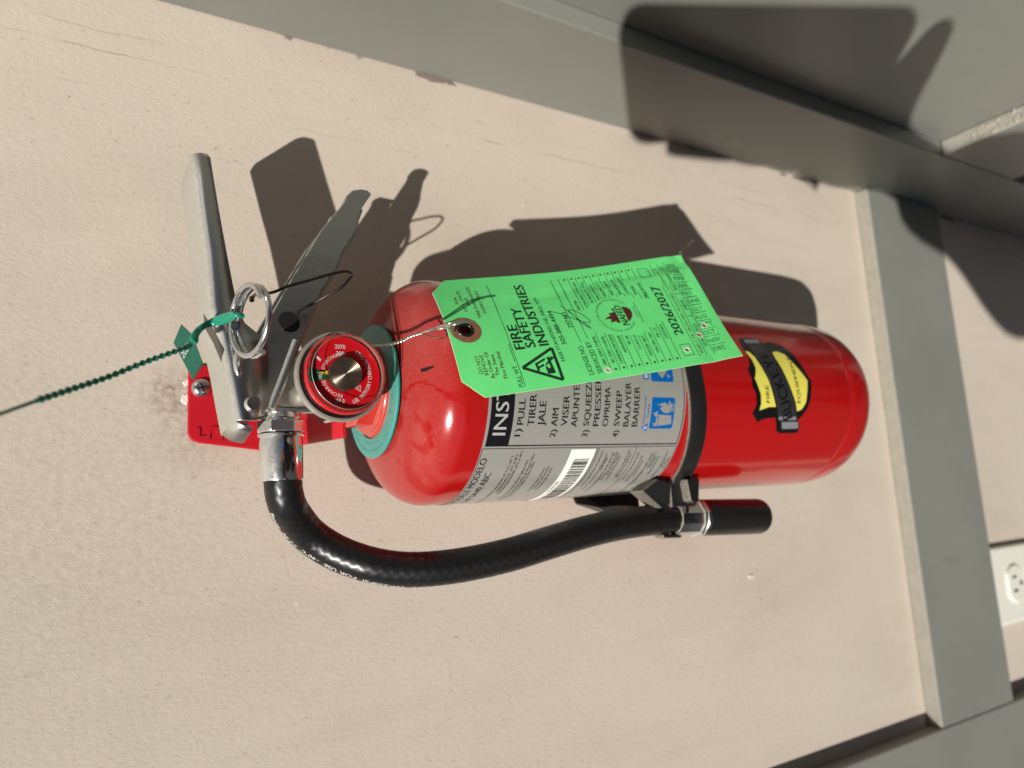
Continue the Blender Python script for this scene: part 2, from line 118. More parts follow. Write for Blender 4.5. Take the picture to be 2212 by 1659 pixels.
def bump_from(m, h, strength=0.3, dist=0.001, prev=None):
    bp = N(m, 'ShaderNodeBump'); bp.inputs['Strength'].default_value = strength; bp.inputs['Distance'].default_value = dist
    L(m, h, bp.inputs['Height'])
    if prev: L(m, prev, bp.inputs['Normal'])
    return bp.outputs[0]
def add_bump(m, scale, strength, dist=0.0005, detail=4):
    L(m, bump_from(m, noise_tex(m, scale, detail), strength, dist), B(m).inputs['Normal'])
def up_mask(m, lo=0.1, hi=0.9):            # how far a face looks up: dust settles there
    g = N(m, 'ShaderNodeNewGeometry'); s = N(m, 'ShaderNodeSeparateXYZ'); L(m, g.outputs['Normal'], s.inputs[0])
    r = N(m, 'ShaderNodeMapRange'); r.inputs[1].default_value = lo; r.inputs[2].default_value = hi
    L(m, s.outputs[2], r.inputs[0]); return r.outputs[0]
def dusty(m, base, dust, amount=1.0, scale=300, lo=0.1, hi=0.9, rough=(0.25, 0.8), cov=(0.35, 0.7), metal=None):
    n = ramp(m, noise_tex(m, scale, 5, 0.65), [(cov[0], 0.55), (cov[1], 1.0)])
    k = math_n(m, 'MULTIPLY', math_n(m, 'MULTIPLY', up_mask(m, lo, hi), n), amount)
    L(m, mixc(m, k, base, dust), B(m).inputs['Base Color'])
    rr = N(m, 'ShaderNodeMapRange'); rr.inputs[3].default_value = rough[0]; rr.inputs[4].default_value = rough[1]
    L(m, k, rr.inputs[0]); L(m, rr.outputs[0], B(m).inputs['Roughness'])
    if metal is not None:
        mm = N(m, 'ShaderNodeMapRange'); mm.inputs[3].default_value = metal; mm.inputs[4].default_value = 0
        L(m, k, mm.inputs[0]); L(m, mm.outputs[0], B(m).inputs['Metallic'])
    return k
# ------------------------------------------------------------------ materials
def make_stucco():
    m = mat('tan_stucco', (0.62, 0.53, 0.425), 0.85, spec=0.25)
    big = ramp(m, noise_tex(m, 6, 5, 0.65, sc=(1.3, 1, 0.6)), [(0.32, (0.555, 0.478, 0.395)), (0.5, (0.625, 0.543, 0.453)), (0.7, (0.655, 0.572, 0.482))])
    strk = ramp(m, noise_tex(m, 30, 4, 0.6, sc=(2.2, 1, 0.18)), [(0.56, 0.0), (0.75, 0.22)]); big = mixc(m, strk, big, (0.50, 0.43, 0.35))
    # fine dirt caught in the pits, heavier in loose patches
    fine = noise_tex(m, 330, 6, 0.7, sc=(1, 1, 0.65)); patch = ramp(m, noise_tex(m, 11, 3, 0.6), [(0.44, 0.0), (0.68, 1.0)])
    spk = ramp(m, fine, [(0.60, 0.0), (0.72, 1.0)]); k = math_n(m, 'MULTIPLY', spk, math_n(m, 'MULTIPLY_ADD', patch, 0.75))
    k.node.inputs[2].default_value = 0.12
    c1 = mixc(m, k, big, (0.30, 0.235, 0.19))
    # hair-thin old paint edges and knocks running up and down near the trim
    pos = N(m, 'ShaderNodeTexCoord'); sp = N(m, 'ShaderNodeSeparateXYZ'); L(m, pos.outputs['Object'], sp.inputs[0])
    wob = noise_tex(m, 40, 3); x2 = math_n(m, 'MULTIPLY_ADD', wob, 0.006); L(m, sp.outputs[0], x2.node.inputs[2])
    for xx, wd, st in ((0.1775, 0.0006, 0.45), (0.1885, 0.0005, 0.35), (0.158, 0.0004, 0.25)):
        d = math_n(m, 'ABSOLUTE', math_n(m, 'SUBTRACT', x2, xx)); l = N(m, 'ShaderNodeMapRange'); l.inputs[1].default_value = wd; l.inputs[2].default_value = wd * 0.3
        L(m, d, l.inputs[0]); gate = ramp(m, noise_tex(m, 25, 3), [(0.48, 0.0), (0.6, st)])
        c1 = mixc(m, math_n(m, 'MULTIPLY', l.outputs[0], gate), c1, (0.25, 0.19, 0.15))
    # paint flaked off in the corner by the trim board
    e = N(m, 'ShaderNodeMapRange'); e.inputs[1].default_value = 0.1962; e.inputs[2].default_value = 0.2066; L(m, sp.outputs[0], e.inputs[0])
    ch = ramp(m, math_n(m, 'MULTIPLY', noise_tex(m, 26, 4, 0.6, sc=(1.4, 1, 0.8)), e.outputs[0]), [(0.575, 0.0), (0.60, 1.0)])
    c1 = mixc(m, ch, c1, mixc(m, noise_tex(m, 300, 3), (0.15, 0.115, 0.095), (0.36, 0.29, 0.235)))
    # small bits where the paint was knocked off down to white
    v = N(m, 'ShaderNodeTexVoronoi'); v.inputs['Scale'].default_value = 21; L(m, coords(m), v.inputs['Vector'])
    wp = ramp(m, v.outputs['Distance'], [(0.018, 1.0), (0.028, 0.0)]); c1 = mixc(m, math_n(m, 'MULTIPLY', wp, 0.55), c1, (0.82, 0.78, 0.70))
    for cx, cz, rr_, st in ((0.006, ZC - 0.047, 0.016, 0.75), (-0.012, ZC - 0.058, 0.022, 0.35), (0.0, ZC + 0.02, 0.12, 0.12), (-0.08, ZC - 0.02, 0.10, 0.14)):
        vd = N(m, 'ShaderNodeVectorMath', operation='DISTANCE'); L(m, pos.outputs['Object'], vd.inputs[0]); vd.inputs[1].default_value = (cx, 0, cz)
        mr = N(m, 'ShaderNodeMapRange'); mr.inputs[1].default_value = rr_; mr.inputs[2].default_value = rr_ * 0.1; L(m, vd.outputs['Value'], mr.inputs[0])
        gr = ramp(m, noise_tex(m, 260, 5, 0.7), [(0.42, 0.1), (0.62, 1.0)])
        c1 = mixc(m, math_n(m, 'MULTIPLY', math_n(m, 'MULTIPLY', mr.outputs[0], gr), st), c1, (0.17, 0.13, 0.11))
    L(m, c1, B(m).inputs['Base Color'])
    n1 = noise_tex(m, 520, 6, 0.68, sc=(1, 1, 0.65)); n2 = noise_tex(m, 60, 4, 0.5)
    b1 = bump_from(m, n1, 0.36, 0.0010); b2 = bump_from(m, n2, 0.07, 0.0022, b1); b3 = bump_from(m, ch, -0.6, 0.0012, b2)
    L(m, b3, B(m).inputs['Normal'])
make_stucco()
def make_grey():
    m = mat('grey_trim_paint', (0.235, 0.238, 0.21), 0.4, spec=0.5)
    base = ramp(m, noise_tex(m, 9, 5, 0.6), [(0.3, (0.225, 0.232, 0.207)), (0.7, (0.262, 0.264, 0.232))])
    sp = ramp(m, noise_tex(m, 130, 4, 0.6), [(0.735, 0.0), (0.76, 0.75)]); base = mixc(m, sp, base, (0.42, 0.41, 0.36))
    sc2 = ramp(m, noise_tex(m, 45, 5, 0.7, sc=(1, 1, 0.25)), [(0.62, 0.0), (0.70, 0.35)]); base = mixc(m, sc2, base, (0.17, 0.172, 0.15))
    dusty(m, base, (0.50, 0.455, 0.375), 0.72, 160, 0.4, 0.95, (0.36, 0.8))
    L(m, bump_from(m, noise_tex(m, 500, 4), 0.10, 0.0006, bump_from(m, noise_tex(m, 30, 3, 0.5, sc=(1, 1, 0.2)), 0.25, 0.0015)), B(m).inputs['Normal'])
make_grey()
def make_red():
    m = mat('red_tank_enamel', (0.42, 0.0055, 0.006), 0.2, spec=0.5)
    m.node_tree.nodes['Principled BSDF'].inputs['Coat Weight'].default_value = 0.5
    # wiped streaks where the dust has run off
    ws = N(m, 'ShaderNodeTexNoise'); ws.inputs['Scale'].default_value = 46; ws.inputs['Detail'].default_value = 3; ws.inputs['Distortion'].default_value = 1.6
    L(m, coords(m, (1, 1, 0.7)), ws.inputs['Vector'])
    keep = ramp(m, ws.outputs[0], [(0.33, 0.12), (0.40, 1.0)])
    fine = ramp(m, noise_tex(m, 1500, 5, 0.7), [(0.3, 0.15), (0.72, 1.0)])
    cloud = ramp(m, noise_tex(m, 24, 4, 0.6), [(0.3, 0.45), (0.7, 1.0)])
    k = math_n(m, 'MULTIPLY', math_n(m, 'MULTIPLY', up_mask(m, 0.12, 0.85), fine), math_n(m, 'MULTIPLY', keep, cloud))
    k = math_n(m, 'MULTIPLY', k, 0.34)
    L(m, mixc(m, k, (0.42, 0.0055, 0.006), (0.54, 0.32, 0.27)), B(m).inputs['Base Color'])
    rr = N(m, 'ShaderNodeMapRange'); rr.inputs[3].default_value = 0.14; rr.inputs[4].default_value = 0.62; L(m, k, rr.inputs[0])
    L(m, rr.outputs[0], B(m).inputs['Roughness'])
    cw = N(m, 'ShaderNodeMapRange'); cw.inputs[1].default_value = 0; cw.inputs[2].default_value = 0.15; cw.inputs[3].default_value = 0.6; cw.inputs[4].default_value = 0.0; cw.inputs[3].default_value = 0.35
    L(m, k, cw.inputs[0]); L(m, cw.outputs[0], B(m).inputs['Coat Weight'])
    L(m, bump_from(m, noise_tex(m, 1500, 3), 0.12, 0.0001, bump_from(m, noise_tex(m, 55, 2), 0.05, 0.001)), B(m).inputs['Normal'])
make_red()
def make_chrome(name, tint, r0, dust, amount, metal=1.0, lo=0.15):
    m = mat(name, tint, r0, metal)
    dusty(m, tint, dust, amount, 700, lo, 0.85, (r0, 0.75), (0.3, 0.62), metal)
    sm = ramp(m, noise_tex(m, 900, 5, 0.75), [(0.64, 0.0), (0.78, 0.4)])
    prev = B(m).inputs['Base Color'].links[0].from_socket
    L(m, mixc(m, sm, prev, dust), B(m).inputs['Base Color'])
    L(m, bump_from(m, noise_tex(m, 220, 3), 0.12, 0.0006), B(m).inputs['Normal'])
    return m
make_chrome('dusty_plated_steel', (0.50, 0.50, 0.49), 0.27, (0.46, 0.43, 0.36), 0.95)
make_chrome('chrome', (0.72, 0.72, 0.70), 0.09, (0.55, 0.50, 0.42), 0.6)
make_chrome('brushed_steel', (0.46, 0.43, 0.37), 0.34, (0.44, 0.40, 0.33), 0.5, 0.6)
make_chrome('zinc', (0.66, 0.66, 0.66), 0.2, (0.5, 0.48, 0.42), 0.2)
mat('red_bracket_paint', (0.52, 0.008, 0.018), 0.38, bump=(400, 0.08))
def make_neck():
    m = mat('red_neck_paint', (0.58, 0.03, 0.02), 0.22); dusty(m, (0.58, 0.03, 0.02), (0.6, 0.33, 0.27), 0.5, 900, 0.3, 0.9, (0.2, 0.6))
make_neck()
def make_teal():
    m = mat('teal_collar_plastic', (0.02, 0.36, 0.30), 0.32)
    dusty(m, (0.02, 0.36, 0.30), (0.28, 0.47, 0.40), 0.42, 800, 0.3, 0.95, (0.3, 0.8), (0.35, 0.62))
    L(m, bump_from(m, noise_tex(m, 900, 3), 0.2, 0.0002), B(m).inputs['Normal'])
make_teal()
def make_hose():
    m = mat('black_hose_rubber', (0.008, 0.0075, 0.0075), 0.33, spec=0.55)
    tc = N(m, 'ShaderNodeUVMap'); mp = N(m, 'ShaderNodeMapping'); L(m, tc.outputs[0], mp.inputs[0])
    mp.inputs['Scale'].default_value = (1, 1, 1)
    outs = []
    for sx, sy in ((8, 210), (-8, 210)):
        q = N(m, 'ShaderNodeMapping'); q.inputs['Scale'].default_value = (1, 1, 1); L(m, tc.outputs[0], q.inputs[0])
        s = N(m, 'ShaderNodeSeparateXYZ'); L(m, q.outputs[0], s.inputs[0])
        a = math_n(m, 'ADD', math_n(m, 'MULTIPLY', s.outputs[0], sx * 2 * math.pi), math_n(m, 'MULTIPLY', s.outputs[1], sy * 2 * math.pi))
        outs.append(math_n(m, 'SINE', a, 0))
    h = math_n(m, 'ADD', outs[0], outs[1])
    d = ramp(m, noise_tex(m, 1600, 4, 0.7), [(0.60, 0.0), (0.74, 1.0)]); k = math_n(m, 'MULTIPLY', d, math_n(m, 'MULTIPLY', up_mask(m, -0.5, 0.8), 0.35))
    L(m, mixc(m, k, (0.008, 0.0075, 0.0075), (0.30, 0.26, 0.21)), B(m).inputs['Base Color'])
    L(m, bump_from(m, h, 0.10, 0.0003, bump_from(m, noise_tex(m, 1300, 3), 0.1, 0.0002)), B(m).inputs['Normal'])
make_hose()
mat('black_plastic', (0.012, 0.012, 0.012), 0.34, bump=(800, 0.08, 0.0003))
def make_strap():
    m = mat('dusty_black_strap', (0.013, 0.013, 0.013), 0.34)
    dusty(m, (0.013, 0.013, 0.013), (0.33, 0.29, 0.23), 0.9, 900, 0.2, 0.8, (0.34, 0.85), (0.35, 0.6))
make_strap()
def make_tag():
    m = mat('green_tag_card', (0.16, 0.78, 0.24), 0.7, spec=0.3)
    c = ramp(m, noise_tex(m, 60, 4, 0.6), [(0.3, (0.150, 0.80, 0.225)), (0.7, (0.170, 0.86, 0.255))])
    L(m, c, B(m).inputs['Base Color'])
    L(m, bump_from(m, noise_tex(m, 700, 4, 0.6), 0.10, 0.0003, bump_from(m, noise_tex(m, 60, 2, 0.5), 0.18, 0.001)), B(m).inputs['Normal'])
    B(m).inputs['Subsurface Weight'].default_value = 0.0
make_tag()
mat('tag_print_black', (0.008, 0.035, 0.014), 0.5)
mat('tag_print_brown', (0.12, 0.045, 0.018), 0.55)
mat('tag_dot_brown', (0.09, 0.015, 0.010), 0.55)
mat('tag_print_grey', (0.06, 0.22, 0.10), 0.55)
mat('pen_ink', (0.02, 0.05, 0.035), 0.5)
mat('tag_edge_fuzz', (0.80, 0.84, 0.66), 0.9)
def make_patch():
    m = mat('brown_fibre_patch', (0.25, 0.095, 0.05), 0.85)
    L(m, ramp(m, noise_tex(m, 500, 5, 0.7), [(0.3, (0.19, 0.07, 0.035)), (0.7, (0.33, 0.14, 0.08))]), B(m).inputs['Base Color'])
make_patch()
mat('dark_eyelet', (0.06, 0.07, 0.07), 0.22, 0.9)
mat('label_foil', (0.36, 0.35, 0.32), 0.27, 0.15, bump=(900, 0.03, 0.0002))
mat('label_black', (0.008, 0.008, 0.010), 0.22)
mat('label_white', (0.80, 0.79, 0.74), 0.35)
mat('label_silver', (0.45, 0.44, 0.41), 0.3)
mat('label_blue', (0.0, 0.12, 0.42), 0.3)
mat('sticker_white', (0.92, 0.91, 0.84), 0.5)
mat('emblem_black', (0.006, 0.006, 0.006), 0.2)
mat('emblem_ribbon', (0.030, 0.030, 0.034), 0.25)
mat('emblem_yellow', (0.82, 0.74, 0.12), 0.3)
mat('emblem_silver', (0.22, 0.23, 0.24), 0.3)
mat('dial_red', (0.60, 0.006, 0.012), 0.2, coat=0.4)
mat('dial_green', (0.004, 0.09, 0.04), 0.3)
mat('dial_white', (0.80, 0.74, 0.74), 0.4)
mat('needle_yellow', (0.80, 0.55, 0.02), 0.4)
mat('seal_green', (0.010, 0.28, 0.17), 0.26, coat=0.3)
B(MT['seal_green']).inputs['Subsurface Weight'].default_value = 0.35; B(MT['seal_green']).inputs['Subsurface Radius'].default_value = (0.2, 1, 0.6); B(MT['seal_green']).inputs['Subsurface Scale'].default_value = 0.002
mat('flag_green', (0.03, 0.15, 0.10), 0.3, coat=0.2)
mat('seal_print', (0.85, 0.88, 0.85), 0.5)
mat('dark_cable', (0.05, 0.042, 0.036), 0.33, 0.8)
mat('bright_wire', (0.80, 0.79, 0.74), 0.22, 1.0)
mat('outlet_ivory', (0.86, 0.84, 0.74), 0.32); mat('outlet_grime', (0.30, 0.26, 0.20), 0.9)
mat('outlet_slot', (0.02, 0.02, 0.02), 0.6)
mat('hole_dark', (0.004, 0.004, 0.004), 0.7)
mat('hose_print', (0.75, 0.74, 0.70), 0.6)
def make_coil():
    m = mat('machined_coil', (0.22, 0.18, 0.14), 0.30, 0.9)
make_coil()
def make_lens():
    m = bpy.data.materials.new('clear_gauge_lens'); m.use_nodes = True; t = m.node_tree; t.nodes.clear()
    o = t.nodes.new('ShaderNodeOutputMaterial'); tr = t.nodes.new('ShaderNodeBsdfTransparent'); gl = t.nodes.new('ShaderNodeBsdfGlossy'); f = t.nodes.new('ShaderNodeMath'); lw = t.nodes.new('ShaderNodeLayerWeight'); mx = t.nodes.new('ShaderNodeMixShader')
    gl.inputs['Roughness'].default_value = 0.03; tr.inputs[0].default_value = (0.95, 0.93, 0.92, 1); f.operation = 'MULTIPLY_ADD'; f.inputs[1].default_value = 0.35; f.inputs[2].default_value = 0.03; lw.inputs[0].default_value = 0.15; t.links.new(lw.outputs['Facing'], f.inputs[0])
    t.links.new(f.outputs[0], mx.inputs[0]); t.links.new(tr.outputs[0], mx.inputs[1]); t.links.new(gl.outputs[0], mx.inputs[2]); t.links.new(mx.outputs[0], o.inputs[0])
    MT['clear_gauge_lens'] = m
make_lens()
mat('concrete', (0.05, 0.048, 0.045), 0.9, bump=(60, 0.3, 0.002))
mat('phone_black', (0.02, 0.02, 0.022), 0.3)
mat('phone_glass', (0.01, 0.01, 0.012), 0.05)
mat('skin', (0.48, 0.25, 0.17), 0.5)
mat('dark_shirt', (0.03, 0.032, 0.04), 0.9, bump=(900, 0.3, 0.0005))
mat('dark_trousers', (0.025, 0.03, 0.045), 0.9)
mat('dark_hair', (0.02, 0.013, 0.01), 0.6)
# ------------------------------------------------------------------ object helpers
def link(name, me, parent=None, smooth=None, m=None):
    o = bpy.data.objects.new(name, me); C.objects.link(o)
    if parent: o.parent = parent
    if m: me.materials.append(MT[m])
    if smooth is not None:
        for p in me.polygons: p.use_smooth = True
        if smooth < 179:
            me.shade_smooth() if hasattr(me, 'shade_smooth') else None
            es = set()
            bm = bmesh.new(); bm.from_mesh(me)
            for e in bm.edges:
                if len(e.link_faces) == 2 and e.calc_face_angle(0) > rad(smooth): e.smooth = False
            bm.to_mesh(me); bm.free()
    return o
def mesh(name, verts, faces, m, parent=None, smooth=None, tf=None):
    me = bpy.data.meshes.new(name)
    me.from_pydata([tuple(tf(v)) if tf else tuple(v) for v in verts], [], faces); me.update()
    return link(name, me, parent, smooth, m)
def bmobj(name, bm, m, parent=None, smooth=None, tf=None):
    if tf:
        for v in bm.verts: v.co = tf(v.co)
    bmesh.ops.recalc_face_normals(bm, faces=bm.faces)
    me = bpy.data.meshes.new(name); bm.to_mesh(me); bm.free(); return link(name, me, parent, smooth, m)
def thing(name, label, cat, loc=None, group=None, matrix=None, kind=None):
    o = bpy.data.objects.new(name, None); C.objects.link(o); o.empty_display_size = 0.02
    if matrix is not None: o.matrix_world = matrix
    elif loc is not None: o.location = loc
    tag(o, label, cat, group, kind); return o
def tag(o, label, cat=None, group=None, kind=None):
    if label: o['label'] = label
    if cat: o['category'] = cat
    if group: o['group'] = group
    if kind: o['kind'] = kind
def box(bm, lo, hi):
    vs = [bm.verts.new((x, y, z)) for x in (lo[0], hi[0]) for y in (lo[1], hi[1]) for z in (lo[2], hi[2])]
    for f in ((0, 1, 3, 2), (4, 6, 7, 5), (0, 4, 5, 1), (2, 3, 7, 6), (0, 2, 6, 4), (1, 5, 7, 3)): bm.faces.new([vs[i] for i in f])
def bevel(o, w, seg=2):
    b = o.modifiers.new('bevel', 'BEVEL'); b.width = w; b.segments = seg; b.limit_method = 'ANGLE'; b.angle_limit = rad(35)
    return o
def frame(axis):
    a = Vector(axis).normalized(); u = a.orthogonal().normalized(); return a, u, a.cross(u)
def lathe(bm, prof, org, axis, seg=64, close=False, ref=None):      # prof: (r, t) along axis
    a = Vector(axis).normalized(); u = Vector(ref) if ref else a.orthogonal(); u = (u - a * u.dot(a)).normalized(); v = a.cross(u); org = Vector(org)
    rings = []
    for r, t in prof:
        if r < 1e-7: rings.append([bm.verts.new(org + a * t)])
        else: rings.append([bm.verts.new(org + a * t + (u * math.cos(2 * math.pi * k / seg) + v * math.sin(2 * math.pi * k / seg)) * r) for k in range(seg)])
    pr = list(zip(rings, rings[1:])) + ([(rings[-1], rings[0])] if close else [])
    for A, Bq in pr:
        for k in range(seg):
            k2 = (k + 1) % seg
            if len(A) == 1 and len(Bq) == 1: continue
            if len(A) == 1: bm.faces.new((A[0], Bq[k2], Bq[k]))
            elif len(Bq) == 1: bm.faces.new((A[k], A[k2], Bq[0]))
            else: bm.faces.new((A[k], A[k2], Bq[k2], Bq[k]))
def spline(pts, n=8, closed=False):
    P = [Vector(p) for p in pts]; out = []
    m = len(P) if closed else len(P) - 1
    for i in range(m):
        p1 = P[i]; p2 = P[(i + 1) % len(P)]
        p0 = P[i - 1] if (i > 0 or closed) else p1 * 2 - p2
        p3 = P[(i + 2) % len(P)] if (i + 2 < len(P) or closed) else p2 * 2 - p1
        for k in range(n):
            t = k / n
            out.append(0.5 * ((2 * p1) + (p2 - p0) * t + (2 * p0 - 5 * p1 + 4 * p2 - p3) * t * t + (3 * p1 - p0 - 3 * p2 + p3) * t ** 3))
    if not closed: out.append(P[-1])
    return out
def tube(bm, pts, r, seg=12, closed=False, cap=True, uvl=None, up=None):
    n = len(pts); rings = []; prev = None; dist = [0.0]
    for i in range(n):
        a = pts[i - 1] if (i > 0 or closed) else pts[i]; b = pts[(i + 1) % n] if (i < n - 1 or closed) else pts[i]
        t = (b - a).normalized()
        if prev is None: u = Vector(up) if up else t.orthogonal()
        else: u = prev
        u = (u - t * u.dot(t)).normalized(); prev = u; v = t.cross(u)
        rr = r(i) if callable(r) else r
        rings.append([bm.verts.new(pts[i] + (u * math.cos(2 * math.pi * k / seg) + v * math.sin(2 * math.pi * k / seg)) * rr) for k in range(seg)])
        if i: dist.append(dist[-1] + (pts[i] - pts[i - 1]).length)
    for i in range(n if closed else n - 1):
        A = rings[i]; Bq = rings[(i + 1) % n]
        for k in range(seg):
            f = bm.faces.new((A[k], A[(k + 1) % seg], Bq[(k + 1) % seg], Bq[k]))
            if uvl:
                for lp, (uu, vv) in zip(f.loops, ((k, i), (k + 1, i), (k + 1, i + 1), (k, i + 1))): lp[uvl].uv = (uu / seg, dist[min(vv, n - 1)])
    if cap and not closed:
        bm.faces.new(rings[0][::-1]); bm.faces.new(rings[-1])
    return rings
def prism(bm, poly, fn0, fn1):             # polygon pushed between two placings
    a = [bm.verts.new(fn0(p)) for p in poly]; b = [bm.verts.new(fn1(p)) for p in poly]; n = len(poly)
    bm.faces.new(a); bm.faces.new(b[::-1])
    for i in range(n): bm.faces.new((a[i], b[i], b[(i + 1) % n], a[(i + 1) % n]))
# ------------------------------------------------------------------ lettering: glyph outlines as thin flat print
_tc = {}
def glyphs(s, bold=0):
    k = (s, bold)
    if k in _tc: return _tc[k]
    cu = bpy.data.curves.new('letters', 'FONT'); cu.body = s; cu.size = 1; cu.resolution_u = 3
    ob = bpy.data.objects.new('letters', cu); me = bpy.data.meshes.new_from_object(ob)
    v0 = [(v.co.x, v.co.y) for v in me.vertices]; f0_ = [tuple(p.vertices) for p in me.polygons]; vs = []; fs = []
    for dx, dy in (((0, 0),), ((-0.008, 0), (0.008, 0.003)), ((-0.024, -0.006), (0, 0), (0.024, 0.006)))[bold]:      # heavier letters: the outline struck again a hair aside
        b_ = len(vs); vs += [(x + dx, y + dy) for x, y in v0]; fs += [tuple(i + b_ for i in f) for f in f0_]
    bpy.data.objects.remove(ob); bpy.data.curves.remove(cu); bpy.data.meshes.remove(me)
    _tc[k] = (vs, fs); return _tc[k]
def ext(s, bold=0):
    vs, _ = glyphs(s, bold)
    return (min(v[0] for v in vs), max(v[0] for v in vs)) if vs else (0, 0.3)
CAPH = max(v[1] for v in glyphs('H')[0])
class Art:                                 # flat drawing, later wrapped on to a surface
    def __init__(s): s.bm = bmesh.new(); s.mats = []
    def mi(s, m):
        if m not in s.mats: s.mats.append(m)
        return s.mats.index(m)
    def face(s, pts, m, h=0.0):
        if len(pts) > 4:
            V = [s.bm.verts.new((p[0], p[1], h)) for p in pts]
            for t in geometry.tessellate_polygon([[Vector((p[0] * 1000, p[1] * 1000, 0)) for p in pts]]):
                try: f = s.bm.faces.new([V[i] for i in t]); f.material_index = s.mi(m)
                except ValueError: pass
            return
        try: f = s.bm.faces.new([s.bm.verts.new((p[0], p[1], h)) for p in pts]); f.material_index = s.mi(m)
        except ValueError: pass
    def rect(s, x0, y0, x1, y1, m, h=0.0): s.face([(x0, y0), (x1, y0), (x1, y1), (x0, y1)], m, h)
    def line(s, x0, y0, x1, y1, wd, m, h=0.0):
        d = Vector((x1 - x0, y1 - y0)); n = Vector((-d.y, d.x)).normalized() * wd / 2
        s.face([(x0 - n.x, y0 - n.y), (x1 - n.x, y1 - n.y), (x1 + n.x, y1 + n.y), (x0 + n.x, y0 + n.y)], m, h)
    def disc(s, x, y, r, m, h=0.0, n=18): s.face([(x + r * math.cos(2 * math.pi * k / n), y + r * math.sin(2 * math.pi * k / n)) for k in range(n)], m, h)
    def ring(s, x, y, r0, r1, m, h=0.0, n=32, a0=0.0, a1=2 * math.pi):
        for k in range(n):
            a = a0 + (a1 - a0) * k / n; b = a0 + (a1 - a0) * (k + 1) / n
            s.face([(x + r0 * math.cos(a), y + r0 * math.sin(a)), (x + r1 * math.cos(a), y + r1 * math.sin(a)), (x + r1 * math.cos(b), y + r1 * math.sin(b)), (x + r0 * math.cos(b), y + r0 * math.sin(b))], m, h)
    def put(s, txt, fn, m, bold=0, h=0.0):
        vs, fs = glyphs(txt, bold); V = []; n_ = len(vs) // (bold + 1)
        for k_, (x, y) in enumerate(vs):
            q = fn(x, y); V.append(s.bm.verts.new((q[0], q[1], h + 0.000012 * (k_ // max(1, n_)))))
        i = s.mi(m)
        for f in fs:
            try: ff = s.bm.faces.new([V[k] for k in f]); ff.material_index = i
            except ValueError: pass
    def text(s, txt, a, b, cap, m, bold=0, ref=None, h=0.0, slant=0.0):
        a = Vector(a); b = Vector(b); d = (b - a); ln = d.length; d = d / ln; n = Vector((-d.y, d.x)); x0, x1 = ext(ref or txt, bold)
        sx = ln / (x1 - x0); sy = cap / CAPH
        s.put(txt, lambda x, y: a + d * ((x - x0) * sx + y * sy * slant) + n * (y * sy), m, bold, h)
    def text_end(s, txt, e, cap, m, bold=0, h=0.0, wide=0.92, left=False):
        x0, x1 = ext(txt, bold); sy = cap / CAPH; sx = sy * wide
        s.put(txt, (lambda x, y: (e[0] + (x - x0) * sx, e[1] + y * sy)) if left else (lambda x, y: (e[0] - (x1 - x) * sx, e[1] + y * sy)), m, bold, h)
    def path_text(s, txt, P, cap, m, bold=0, h=0.0, wide=0.9, fit=True, slant=0.0):     # letters along a polyline
        P = [Vector(p) for p in P]; L_ = [0]
        for a, b in zip(P, P[1:]): L_.append(L_[-1] + (b - a).length)
        adv = []; 
        for ch in txt:
            if ch == ' ': adv.append((0, 0.30, 0)); continue
            x0, x1 = ext(ch, bold); adv.append((x0, x1 - x0, 0.09))
        tot = sum(a[1] + a[2] for a in adv) - 0.09; sy = cap / CAPH; sx = (L_[-1] / tot) if fit else sy * wide; t = 0
        for ch, (x0, wd, gp) in zip(txt, adv):
            mid = (t + wd / 2) * sx
            if ch != ' ':
                i = max(0, min(len(P) - 2, next((k for k in range(len(L_) - 1) if L_[k + 1] >= mid), len(P) - 2)))
                u = (mid - L_[i]) / max(1e-9, L_[i + 1] - L_[i]); p = P[i].lerp(P[i + 1], u); d = (P[i + 1] - P[i]).normalized(); n = Vector((-d.y, d.x))
                s.put(ch, lambda x, y: p + d * ((x - x0 - wd / 2) * sx + y * sy * slant) + n * (y * sy), m, bold, h)
            t += wd + gp
    def build(s, name, parent, fn, cutx=None, cuty=None):
        bm = s.bm
        bmesh.ops.triangulate(bm, faces=[f for f in bm.faces if len(f.verts) > 4], ngon_method='EAR_CLIP')
        for axis, st in ((0, cutx), (1, cuty)):
            if not st or not bm.verts: continue
            lo = min(v.co[axis] for v in bm.verts); hi = max(v.co[axis] for v in bm.verts); x = math.ceil(lo / st) * st
            while x < hi:
                co = [0, 0, 0]; no = [0, 0, 0]; co[axis] = x; no[axis] = 1
                bmesh.ops.bisect_plane(bm, geom=bm.verts[:] + bm.edges[:] + bm.faces[:], plane_co=co, plane_no=no, dist=1e-9); x += st
        for v in bm.verts: v.co = fn(v.co.x, v.co.y, v.co.z)
        me = bpy.data.meshes.new(name); bm.to_mesh(me); bm.free()
        for m in s.mats: me.materials.append(MT[m])
        return link(name, me, parent)
# ================================================================== SETTING
g = mesh('ground', [(-60, -60, 0), (60, -60, 0), (60, 60, 0), (-60, 60, 0)], [(0, 1, 2, 3)], 'concrete'); g['kind'] = 'structure'
XR, XP = 0.2086, 0.2217                    # face of the trim on the return wall, face of its panel
YF = -0.0131                               # face of the trim on the front wall
ZT, ZB = ZC - 0.6217, ZC - 0.7376            # the horizontal rail
def piece(name, lo, hi, m, parent, bv=0.0012):
    bm = bmesh.new(); box(bm, lo, hi); o = bmobj(name, bm, m, parent)
    if bv: bevel(o, bv, 2)
    return o
fw = thing('front_wall', 'tan textured wall with grey painted trim boards behind the fire extinguisher', 'wall')
nx, nz = 4, 6
piece('wall_panel', (-1.6, 0.0, 0.0), (XP + 0.1, 0.12, 2.9), 'tan_stucco', fw, 0)
piece('trim_board', (-0.2567, YF, ZB), (XR - 0.0004, -0.0002, ZT), 'grey_trim_paint', fw)
